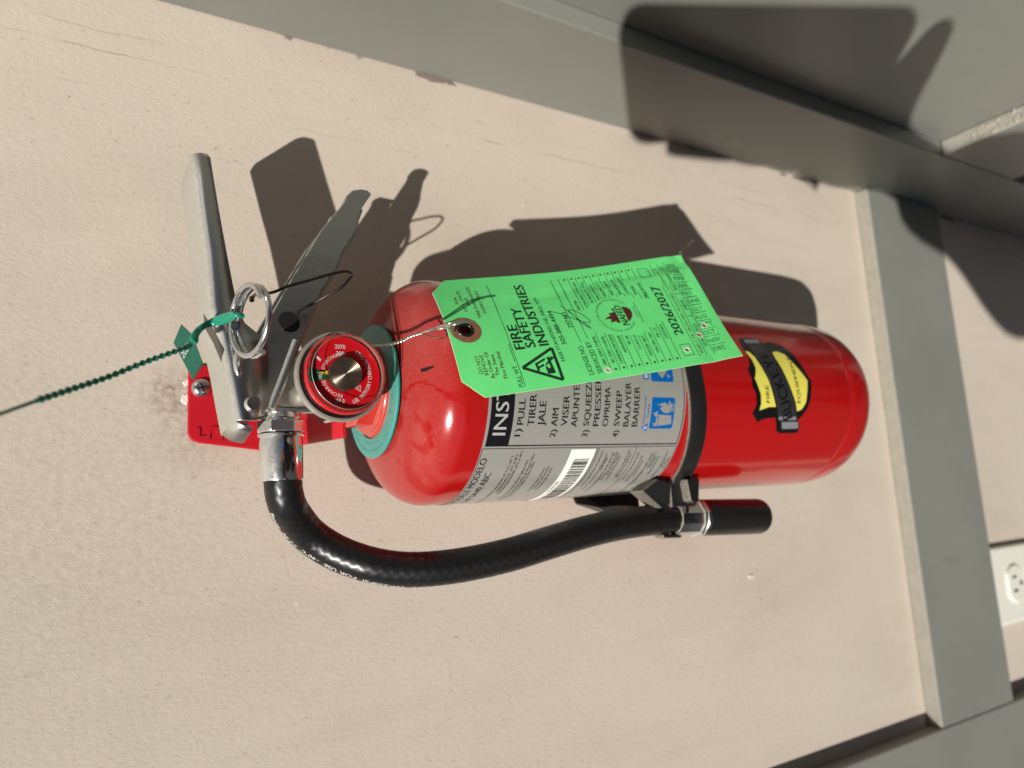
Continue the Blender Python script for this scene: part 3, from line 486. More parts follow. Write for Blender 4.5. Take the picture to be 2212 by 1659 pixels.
piece('trim_board', (-0.3716, YF - 0.0002, 0.0), (-0.2571, -0.0002, 2.9), 'grey_trim_paint', fw)
mat('bare_white_paint', (0.80, 0.75, 0.68), 0.8, bump=(800, 0.4, 0.0005))
for cx, cz, sx, sz in ((0.0028, -0.0525, 0.0030, 0.0022), (0.0110, -0.0530, 0.0018, 0.0016), (-0.118, -0.430, 0.0016, 0.0032)):
    bm = bmesh.new(); n = 11; P = [((1 + random.uniform(-0.35, 0.35)) * sx * math.cos(2 * math.pi * k / n), (1 + random.uniform(-0.35, 0.35)) * sz * math.sin(2 * math.pi * k / n)) for k in range(n)]
    prism(bm, P, lambda p: Vector((cx + p[0], -0.0001, ZC + cz + p[1])), lambda p: Vector((cx + p[0] * 0.8, -0.0008, ZC + cz + p[1] * 0.8))); bmobj('paint_flake', bm, 'bare_white_paint', fw)
rw = thing('return_wall', 'grey panelled side wall with trim boards meeting the tan wall at the corner', 'wall')
piece('wall_panel', (XP, -0.31, 0.0), (XP + 0.12, -0.0004, 2.9), 'grey_trim_paint', rw, 0)
piece('trim_board', (XR, -0.0809, 0.0), (XP - 0.0002, -0.0004, 2.9), 'grey_trim_paint', rw)
piece('trim_board', (XR, -0.31, ZB), (XP - 0.0002, -0.0815, ZT), 'grey_trim_paint', rw)
# crumbled filler lying on the side rail
bm = bmesh.new()
for k in range(260):
    x = random.uniform(XR + 0.001, XP - 0.001); y = -0.105 - 0.15 * random.random() ** 0.8; s_ = random.uniform(0.0005, 0.0015)
    bmesh.ops.create_icosphere(bm, subdivisions=1, radius=s_, matrix=Matrix.Translation((x, y, ZT + s_ * 0.3)))
mat('crumbled_filler', (0.46, 0.42, 0.35), 0.9, bump=(500, 0.5, 0.001))
o = bmobj('crumbled_filler', bm, 'crumbled_filler'); tag(o, 'pale crumbs of old filler lying on the grey side rail', 'crumbs', kind='stuff')
# ------------------------------------------------------------------ outlet
oc = (-0.1597, -0.0065, ZC - 0.7483)
ou = thing('power_outlet', 'ivory duplex power outlet with cover plate on the tan wall below the rail', 'outlet', (oc[0], 0, oc[2]))
def rrect(x0, z0, x1, z1, r, n=5):
    P = []
    for cx, cz, a in ((x1 - r, z1 - r, 0), (x0 + r, z1 - r, 90), (x0 + r, z0 + r, 180), (x1 - r, z0 + r, 270)):
        for k in range(n + 1): t = rad(a + 90 * k / n); P.append((cx + r * math.cos(t), cz + r * math.sin(t)))
    return P
bm = bmesh.new(); prism(bm, rrect(-0.0355, -0.114, 0.0355, 0, 0.004), lambda p: Vector((p[0], -0.0001, p[1])), lambda p: Vector((p[0], -0.0062, p[1]))); bevel(bmobj('cover_plate', bm, 'outlet_ivory', ou, 40), 0.0025, 3)
for zc in (-0.0375, -0.0765):
    bm = bmesh.new(); P = []
    for k in range(40):
        t = 2 * math.pi * k / 40; P.append((0.0172 * math.cos(t), max(-0.0142, min(0.0142, 0.0172 * math.sin(t)))))
    prism(bm, P, lambda p: Vector((p[0], -0.0055, p[1] + zc)), lambda p: Vector((p[0], -0.0082, p[1] + zc))); f = bevel(bmobj('socket_face', bm, 'outlet_ivory', ou, 40), 0.0006)
    for x, wd, hh in ((-0.0063, 0.0022, 0.0085), (0.0063, 0.0022, 0.007)):
        bm = bmesh.new(); box(bm, (x - wd / 2, -0.0084, zc - 0.001), (x + wd / 2, -0.0070, zc - 0.001 + hh)); bmobj('slot', bm, 'outlet_slot', f)
    bm = bmesh.new(); lathe(bm, [(0, 0), (0.0024, 0), (0.0024, 0.0012), (0, 0.0012)], (0, -0.0084, zc - 0.0085), (0, 1, 0), 20); bmobj('ground_hole', bm, 'outlet_slot', f)
# ================================================================== FIRE EXTINGUISHER
fe = thing('fire_extinguisher', 'red dry chemical fire extinguisher hanging on the tan wall by its bracket', 'fire extinguisher', matrix=FW)
RT = 0.054
ZT_ = ((-0.302, -0.2850), (-0.2982, -0.2812), (-0.1245, -0.1215), (-0.0707, -0.0703), (-0.0048, -0.0068), (0.03, 0.028))
def zc(z):
    for (a, p), (b, q) in zip(ZT_, ZT_[1:]):
        if z <= b: break
    return p + (q - p) * (z - a) / (b - a)
prof = [(0.0, -0.300), (0.030, -0.300), (0.0470, -0.3022), (0.0492, -0.3020), (0.0513, -0.3000), (0.0527, -0.2960), (0.0534, -0.2900), (0.0537, -0.2820), (0.0538, -0.2762), (0.05365, -0.2758), (0.05365, -0.2754), (0.0539, -0.2750), (RT, -0.2735), (RT, -0.18), (RT, -0.09), (RT, -0.012)]
for k in range(0, 22):
    t = k / 21 * math.pi / 2; r = RT * math.cos(t) ** (2 / 2.2) if k < 21 else 0; z = 0.0262 * math.sin(t) ** (2 / 2.2)
    if r > 0.0235: prof.append((r, z))
prof += [(0.0232, 0.0240), (0.0212, 0.0256), (0.0195, 0.0262), (0, 0.0262)]
prof = [(r, zc(z) if z < -0.05 else z) for r, z in prof]
bm = bmesh.new(); lathe(bm, prof, (0, 0, 0), (0, 0, 1), 160, ref=(0, 1, 0)); tank = bmobj('tank', bm, 'red_tank_enamel', fe, 35)
bm = bmesh.new(); pth = [Vector(p) for p in GOUGE]; n_ = Vector((0, -0.35, 1)).normalized(); d_ = (pth[1] - pth[0]).normalized(); q_ = n_.cross(d_)
P = [pth[0] + q_ * -0.0006, pth[0].lerp(pth[1], 0.4) + q_ * -0.0009, pth[1] + q_ * -0.0005, pth[1] + q_ * 0.0004, pth[0].lerp(pth[1], 0.5) + q_ * 0.0007, pth[0] + q_ * 0.0009]
bm.faces.new([bm.verts.new(p + n_ * 0.0003) for p in P]); bmobj('paint_chip', bm, 'hole_dark', tank)
# ---- instruction label
A = Art(); K = RT * math.pi / 180          # degrees -> arc length
def ap(q): return (q[0] * K, q[1])
R0, R1 = -104 * K, 70 * K
A.rect(R0, zc(-0.12500), R1, zc(-0.00460), 'label_foil', 0)
D1 = -34.0 * K
A.rect(D1, zc(-0.0181), 68 * K, zc(-0.0060), 'label_black', 1e-4)
A.rect(D1, zc(-0.1240), D1 + 0.0006, zc(-0.0062), 'label_black', 1e-4); A.rect(D1, zc(-0.1240), 68 * K, zc(-0.12345), 'label_black', 1e-4); A.rect(68 * K - 0.0005, zc(-0.124), 68 * K, zc(-0.0062), 'label_black', 1e-4)
D2 = -35.0 * K
A.rect(R0 + 0.001, zc(-0.0053), D2, zc(-0.0050), 'label_black', 1e-4); A.rect(D2 - 0.0003, zc(-0.0715), D2, zc(-0.0050), 'label_black', 1e-4)
A.rect(R0 + 0.001, zc(-0.0711), D2, zc(-0.0707), 'label_black', 1e-4); A.rect(R0 + 0.001, zc(-0.0722), D2, zc(-0.0719), 'label_black', 1e-4)
A.rect(D2 - 0.0003, zc(-0.1245), D2, zc(-0.0722), 'label_black', 1e-4); A.rect(R0 + 0.001, zc(-0.0968), D2, zc(-0.0965), 'label_black', 1e-4); A.rect(R0 + 0.001, zc(-0.12450), D2, zc(-0.1242), 'label_black', 1e-4)
A.rect(R0 + 0.001, zc(-0.0700), -36.2 * K, zc(-0.0550), 'sticker_white', 1.2e-4)
x = -42 * K; rnd = random.Random(3)
while x > -88 * K:
    wdt = rnd.choice((0.00018, 0.0003, 0.0003, 0.0005, 0.0007)); A.rect(x - wdt, zc(-0.0680), x, zc(-0.0588), 'label_black', 2.2e-4); x -= wdt + rnd.choice((0.0002, 0.0003, 0.0005, 0.0006))
cm = {'k': 'label_black', 'w': 'label_silver', 'u': 'label_blue'}
for t, ref, a, b, cap, mm_, bold in LBT:
    bold = max(bold, 1) if mm_ == 'k' else bold
    z = (a[1] + b[1]) / 2; A.text(t, (a[0] * K, z), (b[0] * K, z), cap * 0.97, cm[mm_], max(0, bold), ref, 2.2e-4)
for t, e, cap, bold in LBE: A.text_end(t, ap(e), cap, 'label_black', bold, 1.5e-4, 0.98)
A.text_end('5HI SA40 ABC', (-58 * K, zc(-0.0575)), 0.0014, 'label_black', 0, 2.2e-4)
def poly(L_, m, h): A.face([ap(p) for p in L_], m, h)
def rr_ang(a0, z0, a1, z1, r): return [(p[0] / K - 0.7, p[1]) for p in rrect(a0 * K, zc(z0), a1 * K, zc(z1), r, 3)]
poly(rr_ang(-24.2, -0.1170, -7.6, -0.1008, 0.0010), 'label_blue', 1.5e-4)
poly(rr_ang(0.7, -0.1165, 17.3, -0.1008, 0.0010), 'label_blue', 1.5e-4); poly(rr_ang(25.7, -0.1165, 42.3, -0.1008, 0.0010), 'label_blue', 1.5e-4)
poly([(1.0, -0.0976), (4.4, -0.0976), (4.4, -0.0936), (1.0, -0.0936)], 'label_blue', 1.5e-4); A.text('B', (1.8 * K, -0.0969), (3.7 * K, -0.0969), 0.0024, 'label_white', 1, None, 2.5e-4)
poly([(-23.8, -0.0993), (-21.0, -0.0993 + 0.0), (-22.4, -0.0953)][:0] or [(-26.6, -0.0979), (-22.0, -0.0979), (-24.3, -0.0938)], 'label_blue', 1.5e-4)
A.text('A', (-25.3 * K, -0.0975), (-23.4 * K, -0.0975), 0.0024, 'label_white', 1, None, 2.5e-4)
wh = 'label_foil'
_poly = poly
def polz(L_, m, h): _poly([(p[0] - 0.7, zc(p[1])) for p in L_], m, h)
polz([(-16.6, -0.1062), (-16.9, -0.1150), (-21.6, -0.1158), (-22.6, -0.1066)], wh, 2.5e-4); polz([(-17.0, -0.1058), (-18.4, -0.1046), (-21.4, -0.1046), (-22.4, -0.1061)], wh, 2.5e-4)
poly(LAB['fire'], wh, 2.5e-4); poly(LAB['fl2'], wh, 2.5e-4); poly(LAB['fl3'], wh, 2.5e-4)
for k, (a0, z0, a1, z1) in enumerate(((-15.2, -0.1135, -10.4, -0.1152), (-15.0, -0.1152, -10.2, -0.1137), (-14.6, -0.1160, -11.2, -0.1160))): A.line((a0 - 0.7) * K, zc(z0), (a1 - 0.7) * K, zc(z1), 0.0006, 'label_foil', 3e-4)
polz([(8.6, -0.1025), (14.8, -0.1095), (9.3, -0.1150), (2.6, -0.1085)], wh, 2.5e-4); polz([(4.0, -0.1140), (2.6, -0.1128), (5.2, -0.1120)], wh, 2.5e-4)
A.build('instruction_label', tank, lambda x, y, h: cyl(x / K, y, RT + 0.00012 + h), cutx=0.0025)
# ---- maker's emblem
A = Art()
poly(SH['outer'], 'emblem_black', 0); poly(SH['fire'], 'emblem_yellow', 1e-4); poly(SH['equip'], 'emblem_yellow', 1e-4); poly(SH['ribbon'], 'emblem_ribbon', 1.6e-4)
poly(SH['end1'], 'emblem_silver', 2e-4); poly(SH['end1b'], 'emblem_silver', 2.4e-4); poly(SH['end2'], 'emblem_silver', 2e-4)
for t, a, b, cap in SHT: A.text(t, ap(a), ap(b), 0.0029, 'emblem_black', 1, None, 1.8e-4, 0.15)
A.path_text('BUCKEYE', [ap(p) for p in spline([Vector((p[0], p[1], 0)) for p in BUCK], 4)] if False else [ap(p) for p in BUCK], 0.0078, 'emblem_black', 2, 2.6e-4)
A.build('maker_emblem', tank, lambda x, y, h: cyl(x / K, y, RT + 0.00012 + h), cutx=0.0025)
# ---- neck, service collar
bm = bmesh.new(); lathe(bm, [(0.0, 0.0250), (0.0208, 0.0250), (0.0210, 0.0262), (0.0206, 0.0266), (0.0206, 0.0272), (0.0201, 0.0276), (0.0198, 0.0284), (0.0160, 0.0290), (0.0, 0.0290)], (0, 0, 0), (0, 0, 1), 72); bmobj('neck', bm, 'red_neck_paint', fe, 40)
bm = bmesh.new(); pts = [(0.0180 * math.cos(rad(22.5 + 45 * k)), 0.0180 * math.sin(rad(22.5 + 45 * k))) for k in range(8)]
prism(bm, pts, lambda p: Vector((p[0], p[1], 0.0288)), lambda p: Vector((p[0], p[1], 0.0370))); bevel(bmobj('neck_nut', bm, 'red_neck_paint', fe), 0.0007)
bm = bmesh.new(); lathe(bm, [(0.0219, 0.0229), (0.0308, 0.0229), (0.0311, 0.0233), (0.0311, 0.0240), (0.0307, 0.0244), (0.0221, 0.0244), (0.0219, 0.0241)], (0, 0, 0.0013), (0, 0, 1), 96, close=True); col = bmobj('service_collar', bm, 'teal_collar_plastic', fe, 40)
A = Art()
def arc(r, a0, a1, n=14): return [(r * math.cos(rad(a0 + (a1 - a0) * k / n)), r * math.sin(rad(a0 + (a1 - a0) * k / n))) for k in range(n + 1)]
A.path_text('YR 2021  20', arc(0.0262, 215, 285), 0.0020, 'teal_collar_plastic', 0); A.path_text('VERIFICATION OF SERVICE', arc(0.0284, 120, 205), 0.0012, 'teal_collar_plastic', 0); A.path_text('DATE', arc(0.0250, 160, 195), 0.0014, 'teal_collar_plastic', 0)
A.path_text('C  L', arc(0.0262, 55, 80), 0.0022, 'label_black', 0)
A.build('collar_lettering', col, lambda x, y, h: Vector((x, y, 0.02585 + h)))
# ---- valve body and handles
bm = bmesh.new(); box(bm, (-0.0118, -0.0088, 0.0400), (0.0125, 0.0088, 0.0768)); vb = bevel(bmobj('valve_body', bm, 'chrome', fe, 60), 0.0026, 4)
bm = bmesh.new(); lathe(bm, [(0.0125, 0.0365), (0.0125, 0.0405), (0.0105, 0.0425), (0, 0.0425)], (0, 0, 0), (0, 0, 1), 48); bmobj('valve_stem', bm, 'chrome', vb, 40)
# squeeze lever: a folded channel
st = LEV; TH_ = math.atan(0.125)
def SWG(y0):                              # the handles are swung a little towards the wall
    return Matrix.Translation((0, y0, 0)) @ Matrix.Rotation(TH_, 4, 'Z') @ Matrix.Translation((0, -y0, 0))
YO = 0.0132
def chan(bm, st, YO, rad_=0.0036, down=True):
    rows = []
    for x, zt, zf in st:
        tip = 0.0022 * max(0, min(1, (x - TIPX[0]) / (TIPX[1] - TIPX[0]))) ** 2
        r = min(rad_, max(0.0002, (zt - zf) * 0.85)); sec = [(0.0, zf)]
        for k in range(6): t = rad(90 * k / 5); sec.append((r - r * math.cos(t), zt - r + r * math.sin(t)))
        full = [(-YO + tip + y, z) for y, z in sec] + [(YO + 0.0018 - tip - y, z - (0.0024 if y == 0 and x > 0.03 else 0)) for y, z in sec[::-1]]
        rows.append([bm.verts.new((x, y, z)) for y, z in full])
    for a, b in zip(rows, rows[1:]):
        for k in range(len(a) - 1): bm.faces.new((a[k], a[k + 1], b[k + 1], b[k]))
bm = bmesh.new(); chan(bm, st, YO)
# turned-down tongue at the pivot end
tv = [bm.verts.new(p) for p in ((LEV[-1][0], -0.0102, LEV[-1][1]), (LEV[-1][0], 0.0112, LEV[-1][1]), (LEV[-1][0] - 0.0036, 0.0085, LEV[-1][1] - 0.0030), (LEV[-1][0] - 0.0062, 0.0015, LEV[-1][1] - 0.0062), (LEV[-1][0] - 0.0030, -0.0095, LEV[-1][1] - 0.0070))]
bm.faces.new(tv)
SL = SWG(-0.0132); lev = bmobj('squeeze_lever', bm, 'dusty_plated_steel', fe, 60, tf=lambda p: SL @ p); so_ = lev.modifiers.new('thickness', 'SOLIDIFY'); so_.thickness = 0.0013; so_.offset = -1
bm = bmesh.new(); lathe(bm, [(0, -0.0012), (0.0026, -0.0011), (0.0032, -0.0005), (0.0034, 0.0004), (0.0046, 0.0006), (0.0047, 0.0014), (0, 0.0014)], (RIV[0], -YO - 0.0004, RIV[1]), (0, 1, 0), 40); bmobj('rivet', bm, 'dusty_plated_steel', lev, 40, tf=lambda p: SL @ p)
# pressed rib on the flange
bm = bmesh.new(); bmesh.ops.create_uvsphere(bm, u_segments=24, v_segments=12, radius=1, matrix=Matrix.Translation((0.0075, -YO + 0.0006, 0.0885)) @ Matrix.Diagonal((0.006, 0.0018, 0.0022, 1))); bmobj('pressed_rib', bm, 'dusty_plated_steel', lev, 180, tf=lambda p: SL @ p)
# carry handle: two flanges with rolled lips, a web below
top = HTOP; bot = HBOT
poly_ = HEND + top + bot; SH_ = SWG(-0.0118)
sht = lambda p: SH_ @ p
hd = None
for s in (-1, 1):
    bm = bmesh.new()
    P = poly_ if s < 0 else [(min(x, top[-1][0] + 0.002), z) for x, z in poly_]
    prism(bm, P, lambda p: Vector((p[0], s * 0.0118, p[1])), lambda p: Vector((p[0], s * 0.0094, p[1])))
    f = bevel(bmobj('carry_handle' if s < 0 else 'rear_flange', bm, 'dusty_plated_steel', hd or fe, tf=sht), 0.0005)
    if s < 0: hd = f
bm = bmesh.new(); wb = [bot[i] for i in range(5, 15)]; a = [bm.verts.new((x, -0.0105, z + 0.0004)) for x, z in wb]; b = [bm.verts.new((x, 0.0105, z + 0.0004)) for x, z in wb]
for i in range(len(wb) - 1): bm.faces.new((a[i], a[i + 1], b[i + 1], b[i]))
o = bmobj('handle_web', bm, 'dusty_plated_steel', hd, 40, tf=sht); so_ = o.modifiers.new('thickness', 'SOLIDIFY'); so_.thickness = 0.0013
bm = bmesh.new(); tube(bm, [Vector((x, -0.0112, z)) for x, z in ((0.0190, 0.0636), (0.002, 0.0703), (-0.0112, 0.0757))], 0.0021, 8); bmobj('rolled_lip', bm, 'dusty_plated_steel', hd, 50, tf=sht)
bm = bmesh.new(); lathe(bm, [(0, 0), (0.0045, 0), (0.0048, 0.0003), (0.0048, 0.0008), (0, 0.0008)], (HHOLE[0], -0.01205, HHOLE[1]), (0, 1, 0), 36); bmobj('handle_hole', bm, 'hole_dark', hd, 40, tf=sht)
# ---- gauge
gc = Vector((GA['c'][0], 0, GA['c'][2]))
bm = bmesh.new(); lathe(bm, [(0.006, 0.008), (0.0085, 0.022), (0.0125, 0.0265), (0.0165, 0.0290), (0.0184, 0.0315), (0.0188, 0.0340), (0.0184, 0.0358), (0.0176, 0.0360), (0.0168, 0.0350), (0.0166, 0.0335), (0.0, 0.0335)], gc, (0, -1, 0), 96); ga = bmobj('pressure_gauge', bm, 'brushed_steel', fe, 50)
A = Art()
for k in range(64):
    a = 2 * math.pi * k / 64; b = 2 * math.pi * (k + 1) / 64
    A.face([(0, 0), (0.0160 * math.cos(a), 0.0160 * math.sin(a)), (0.0160 * math.cos(b), 0.0160 * math.sin(b))], 'dial_red', 0)
def rot(p): return (p[1], -p[0])           # dial drawing: image-like axes (right = down the wall, up = along the wall)
def D_(x, z): return (-z, x)               # from gauge x,z to drawing
def dpoly(L_, m, h): A.face([D_(p[0], p[1]) for p in L_], m, h)
dpoly([(0.0026, 0.0140), (0.0013, 0.0062), (-0.0018, 0.0062), (-0.0032, 0.0138)], 'dial_green', 2e-4)
dpoly(GA['tick'] and [(0.0066, 0.0108), (0.0075, 0.0104), (0.0062, 0.0088), (0.0053, 0.0092)], 'dial_white', 3e-4)
def dtext(t, cx, cz, cap, wide=0.85, flip=False, bold=0, ang=0.0):
    x0, x1 = ext(t, bold); sy = cap / CAPH; sx = sy * wide; c = D_(cx, cz); ca, sa = math.cos(rad(ang)), math.sin(rad(ang))
    def fn(x, y):
        px, py = (x - (x0 + x1) / 2) * sx, y * sy - cap / 2; return (c[0] + px * ca - py * sa, c[1] + px * sa + py * ca)
    A.put(t, fn, 'dial_white', bold, 3e-4)
dtext('2070', GA['t2070'][0] + 0.0002, GA['t2070'][1], 0.0017, 0.9, bold=1); dtext('300', GA['t300'][0] - 0.0006, GA['t300'][1], 0.0017, 0.9, bold=1)
dtext('0 psi', GA['psi'][0], GA['psi'][1] , 0.0016, 0.85, bold=1, ang=180); dtext('195', -0.0008, 0.0092, 0.0014, 0.8, bold=1, ang=90)
def garc(r, a0, a1, n=24): return [(r * math.cos(rad(a0 + (a1 - a0) * k / n)), r * math.sin(rad(a0 + (a1 - a0) * k / n))) for k in range(n + 1)]
A.path_text('USE WITH DRY CHEMICAL ONLY', garc(0.0123, -70, 62), 0.0016, 'dial_white', 1, 3e-4)
A.path_text('RECHARGE', garc(0.0078, 268, 196), 0.0014, 'dial_white', 1, 3e-4); A.path_text('OVERCHARGED', garc(0.0078, 166, 80), 0.0014, 'dial_white', 1, 3e-4)
q = D_(GA['ul'][0], GA['ul'][1]); tri = [(q[0] + 0.0015 * math.cos(rad(60 + 120 * k)), q[1] + 0.0015 * math.sin(rad(60 + 120 * k))) for k in range(3)]
for i in range(3): A.line(*tri[i], *tri[(i + 1) % 3], 0.0002, 'dial_white', 3e-4)
A.text_end('UL', (q[0] + 0.0005, q[1] - 0.0004), 0.0008, 'dial_white', 0, 3e-4)
A.build('dial', ga, lambda x, y, h: Vector((gc.x + y, -0.0365 - h, gc.z - x)))
bm = bmesh.new(); nd = [(-0.0004, 0.0050), (0.0011, 0.0050), (0.0014, 0.0070), (0.0009, 0.0082), (0.00055, 0.0110), (0.0002, 0.0082), (-0.0001, 0.0070)]
prism(bm, nd, lambda p: Vector((gc.x + p[0], -0.0376, gc.z + p[1])), lambda p: Vector((gc.x + p[0], -0.0380, gc.z + p[1]))); bmobj('needle', bm, 'needle_yellow', ga)
pr = [(0.0064, 0.0362), (0.0064, 0.0405)]
pr = [(0.0068, 0.0362), (0.0068, 0.0402)]
for k in range(0, 77): r = 0.0066 - k * 0.0000855; pr.append((r, 0.0410 + 0.00010 * math.sin(k / 7 * 2 * math.pi)))
pr += [(0.0, 0.0410)]
bm = bmesh.new(); lathe(bm, pr, gc, (0, -1, 0), 72); bmobj('pressure_coil', bm, 'machined_coil', ga, 75)
bm = bmesh.new(); lathe(bm, [(0.0163, 0.0345), (0.0163, 0.0400), (0.0159, 0.0425), (0.0150, 0.0440), (0.0135, 0.0446), (0.0, 0.0448)], gc, (0, -1, 0), 96); bmobj('lens', bm, 'clear_gauge_lens', ga, 180)
bm = bmesh.new(); lathe(bm, [(0.0162, 0.0354), (0.0165, 0.0355), (0.0165, 0.0360), (0.0162, 0.0361)], gc, (0, -1, 0), 96, close=True); bmobj('lens_gasket', bm, 'black_plastic', ga, 60)
bm = bmesh.new(); lathe(bm, [(0.01625, 0.0392), (0.01665, 0.0397), (0.0166, 0.0408), (0.0160, 0.0415), (0.0158, 0.0412)], gc, (0, -1, 0), 96, close=True); bmobj('refraction_ring', bm, 'dial_red', ga, 60)  # added red ring: the dial's refraction in the lens edge, put in as colour
for rr_, yy in ((0.01600, 0.0380), (0.0148, 0.0437)):
    bm = bmesh.new(); lathe(bm, [(rr_, yy), (rr_ + 0.0002, yy + 0.0002), (rr_, yy + 0.0004)], gc, (0, -1, 0), 96, close=True); bmobj('lens_ridge', bm, 'brushed_steel', ga, 60)
# ---- outlet port, hose and nozzle
ax = Vector((0, 0, 0.0678))
bm = bmesh.new(); lathe(bm, [(0.0078, -0.0110), (0.0082, -0.0125), (0.0086, -0.0135), (0.0078, -0.0142), (0.0078, -0.0150)], ax, (1, 0, 0), 48); bmobj('port_collar', bm, 'chrome', vb, 40)
bm = bmesh.new(); lathe(bm, [(0.0070, -0.0141), (0.0096, -0.0146), (0.0099, -0.0152), (0.0099, -0.0190), (0.0096, -0.0198), (0.0070, -0.0203)], ax, (1, 0, 0), 6, ref=(0, 0.25, 1)); hn = bevel(bmobj('hose_nut', bm, 'chrome', fe), 0.0006)
bm = bmesh.new(); lathe(bm, [(0.0060, -0.0200), (0.0097, -0.0203), (0.0097, -0.0210), (0.0088, -0.0214), (0.0087, -0.0225), (0.0090, -0.0240), (0.0090, -0.0392), (0.0088, -0.0400), (0.0080, -0.0402), (0.006, -0.0395)], ax, (1, 0, 0), 20); bmobj('hose_ferrule', bm, 'chrome', fe, 30)
hp = spline([(-0.0300, 0, 0.0678)] + HOSE + [(-0.0687, -0.021, -0.144)], 10)
bm = bmesh.new(); uvl = bm.loops.layers.uv.new('uv'); tube(bm, hp, 0.0080, 48, uvl=uvl, up=(0, 1, 0)); hose = bmobj('hose', bm, 'black_hose_rubber', fe, 50)
# printed line that runs round the outer side of the hose
cum = [0.0]
for a, b in zip(hp, hp[1:]): cum.append(cum[-1] + (b - a).length)
frs = []; prev = Vector((0, 1, 0))
for i in range(len(hp)):
    t = (hp[min(i + 1, len(hp) - 1)] - hp[max(i - 1, 0)]).normalized(); u = (prev - t * prev.dot(t)).normalized(); prev = u; frs.append((hp[i], t, u, t.cross(u)))
def on_hose(s, a, h):
    i = max(0, min(len(cum) - 2, next((k for k in range(len(cum) - 1) if cum[k + 1] >= s), len(cum) - 2)))
    q = (s - cum[i]) / (cum[i + 1] - cum[i]); p = frs[i][0].lerp(frs[i + 1][0], q); u = frs[i][2].lerp(frs[i + 1][2], q); v = frs[i][3].lerp(frs[i + 1][3], q)
    return p + (u.normalized() * math.cos(a) + v.normalized() * math.sin(a)) * (0.0080 + h)
def hose_ang(i):                           # the angle of the side that looks away from the tank and a little forward
    p, t, u, v = frs[i]; d = Vector((-0.90, -0.75, 0.25)) if i > 30 else Vector((-0.2, -0.62, 0.95)); d = (d - t * d.dot(t)).normalized(); return math.atan2(d.dot(v), d.dot(u))
A = Art()
txt_ = 'LISTED  P-079  1033  FIRE EXTINGUISHER AND BOOSTER HOSE  ISSUE NO.28W-VAY  WP.250PSI  FOR USE  -40°C  1/2 IN  4008'
A.path_text(txt_, [(0.012, 0), (cum[-1] - 0.020, 0)], 0.0021, 'hose_print', 0)
tot = cum[-1]
def hosefn(x, y, h):
    s = tot - x; i = max(0, min(len(cum) - 2, next((k for k in range(len(cum) - 1) if cum[k + 1] >= s), 0)))
    f = min(1, max(0, (s - 0.03) / 0.07)); a0 = hose_ang(40); 
    p, t, u, v = frs[i]; d = Vector((-0.3, -0.5, 1.0)).lerp(Vector((-1.0, -0.34, 0.12)), f); d = (d - t * d.dot(t)).normalized(); aa = math.atan2(d.dot(v), d.dot(u))
    return on_hose(s, aa + y / 0.0080, 0.0001 + h)
A.build('hose_lettering', hose, hosefn, cutx=0.006)
f0, f1, f2 = (Vector(p) for p in FER2); axn = (f2 - f0).normalized()
bm = bmesh.new(); lathe(bm, [(0.006, -0.001), (0.0089, 0.0), (0.0091, 0.0008), (0.0091, 0.0140), (0.0095, 0.0150), (0.0105, 0.0152), (0.0106, 0.0168), (0.0100, 0.0172), (0.0106, 0.0178), (0.0106, 0.0196), (0.0098, 0.0200)], f0, axn, 10, ref=(0.3, -1, 0)); hf = bmobj('nozzle_ferrule', bm, 'chrome', fe, 28)
nl = (f2 - f0).length
bm = bmesh.new(); lathe(bm, [(0.0092, 0.0196), (0.0099, 0.0202), (0.0100, 0.0220), (0.0102, nl - 0.002), (0.0098, nl - 0.0004), (0.0085, nl), (0.0075, nl - 0.0006), (0.0070, nl - 0.004), (0.0068, nl - 0.020), (0, nl - 0.021)], f0, axn, 64); bmobj('nozzle', bm, 'black_plastic', fe, 40)
# ---- strap round the tank with the clip for the hose
def zs(a):                                 # height of the strap's middle: it sags towards the hose
    return -0.1279 - 0.0078 * max(0, math.sin(rad(-a))) - 0.0060 * max(0, math.sin(rad(-a))) ** 3 + 0.004 * max(0, math.sin(rad(a)))
bm = bmesh.new(); rows = []
for k in range(121):
    a = -100 + k * 3
    ro = RT + 0.0019 + (0.0012 if -80 < a < -60 else 0); hw = 0.0060
    rows.append([bm.verts.new(cyl(a, zs(a) + dz, rr_)) for rr_, dz in ((RT + 0.0003, hw), (ro - 0.0003, hw), (ro, hw - 0.0006), (ro, -hw + 0.0006), (ro - 0.0003, -hw), (RT + 0.0003, -hw))])
for i in range(120):
    for k in range(6): bm.faces.new((rows[i][k], rows[i][(k + 1) % 6], rows[i + 1][(k + 1) % 6], rows[i + 1][k]))
strap = bmobj('hose_strap', bm, 'dusty_black_strap', fe, 40)
zc_ = -0.1440
def slab(name, poly, y0, y1, m='dusty_black_strap', bv=0.0006):
    bm = bmesh.new(); prism(bm, poly, lambda p: Vector((p[0], y0, p[1] * 0.9555 - 0.002)), lambda p: Vector((p[0], y1, p[1] * 0.9555 - 0.002))); return bevel(bmobj(name, bm, m, strap, 40), bv)
slab('clip_tab', [(-0.0545, -0.1345), (-0.0480, -0.1345), (-0.0480, -0.1540), (-0.0600, -0.1545), (-0.0625, -0.1530), (-0.0625, -0.1345)], -0.0275, -0.0180)
bm = bmesh.new(); P = [Vector(p) for p in ((-0.0470, -0.0320, -0.1210), (-0.0530, -0.0290, -0.1120), (-0.0625, -0.0300, -0.1245), (-0.0625, -0.0300, -0.1290), (-0.0600, -0.0300, -0.1310), (-0.0500, -0.0330, -0.1300))]
P = [Vector((p.x, p.y, p.z * 0.9555 - 0.002)) for p in P]
a_ = [bm.verts.new(p) for p in P]; b_ = [bm.verts.new(p + Vector((0, 0.010, 0))) for p in P]; bm.faces.new(a_); bm.faces.new(b_[::-1])
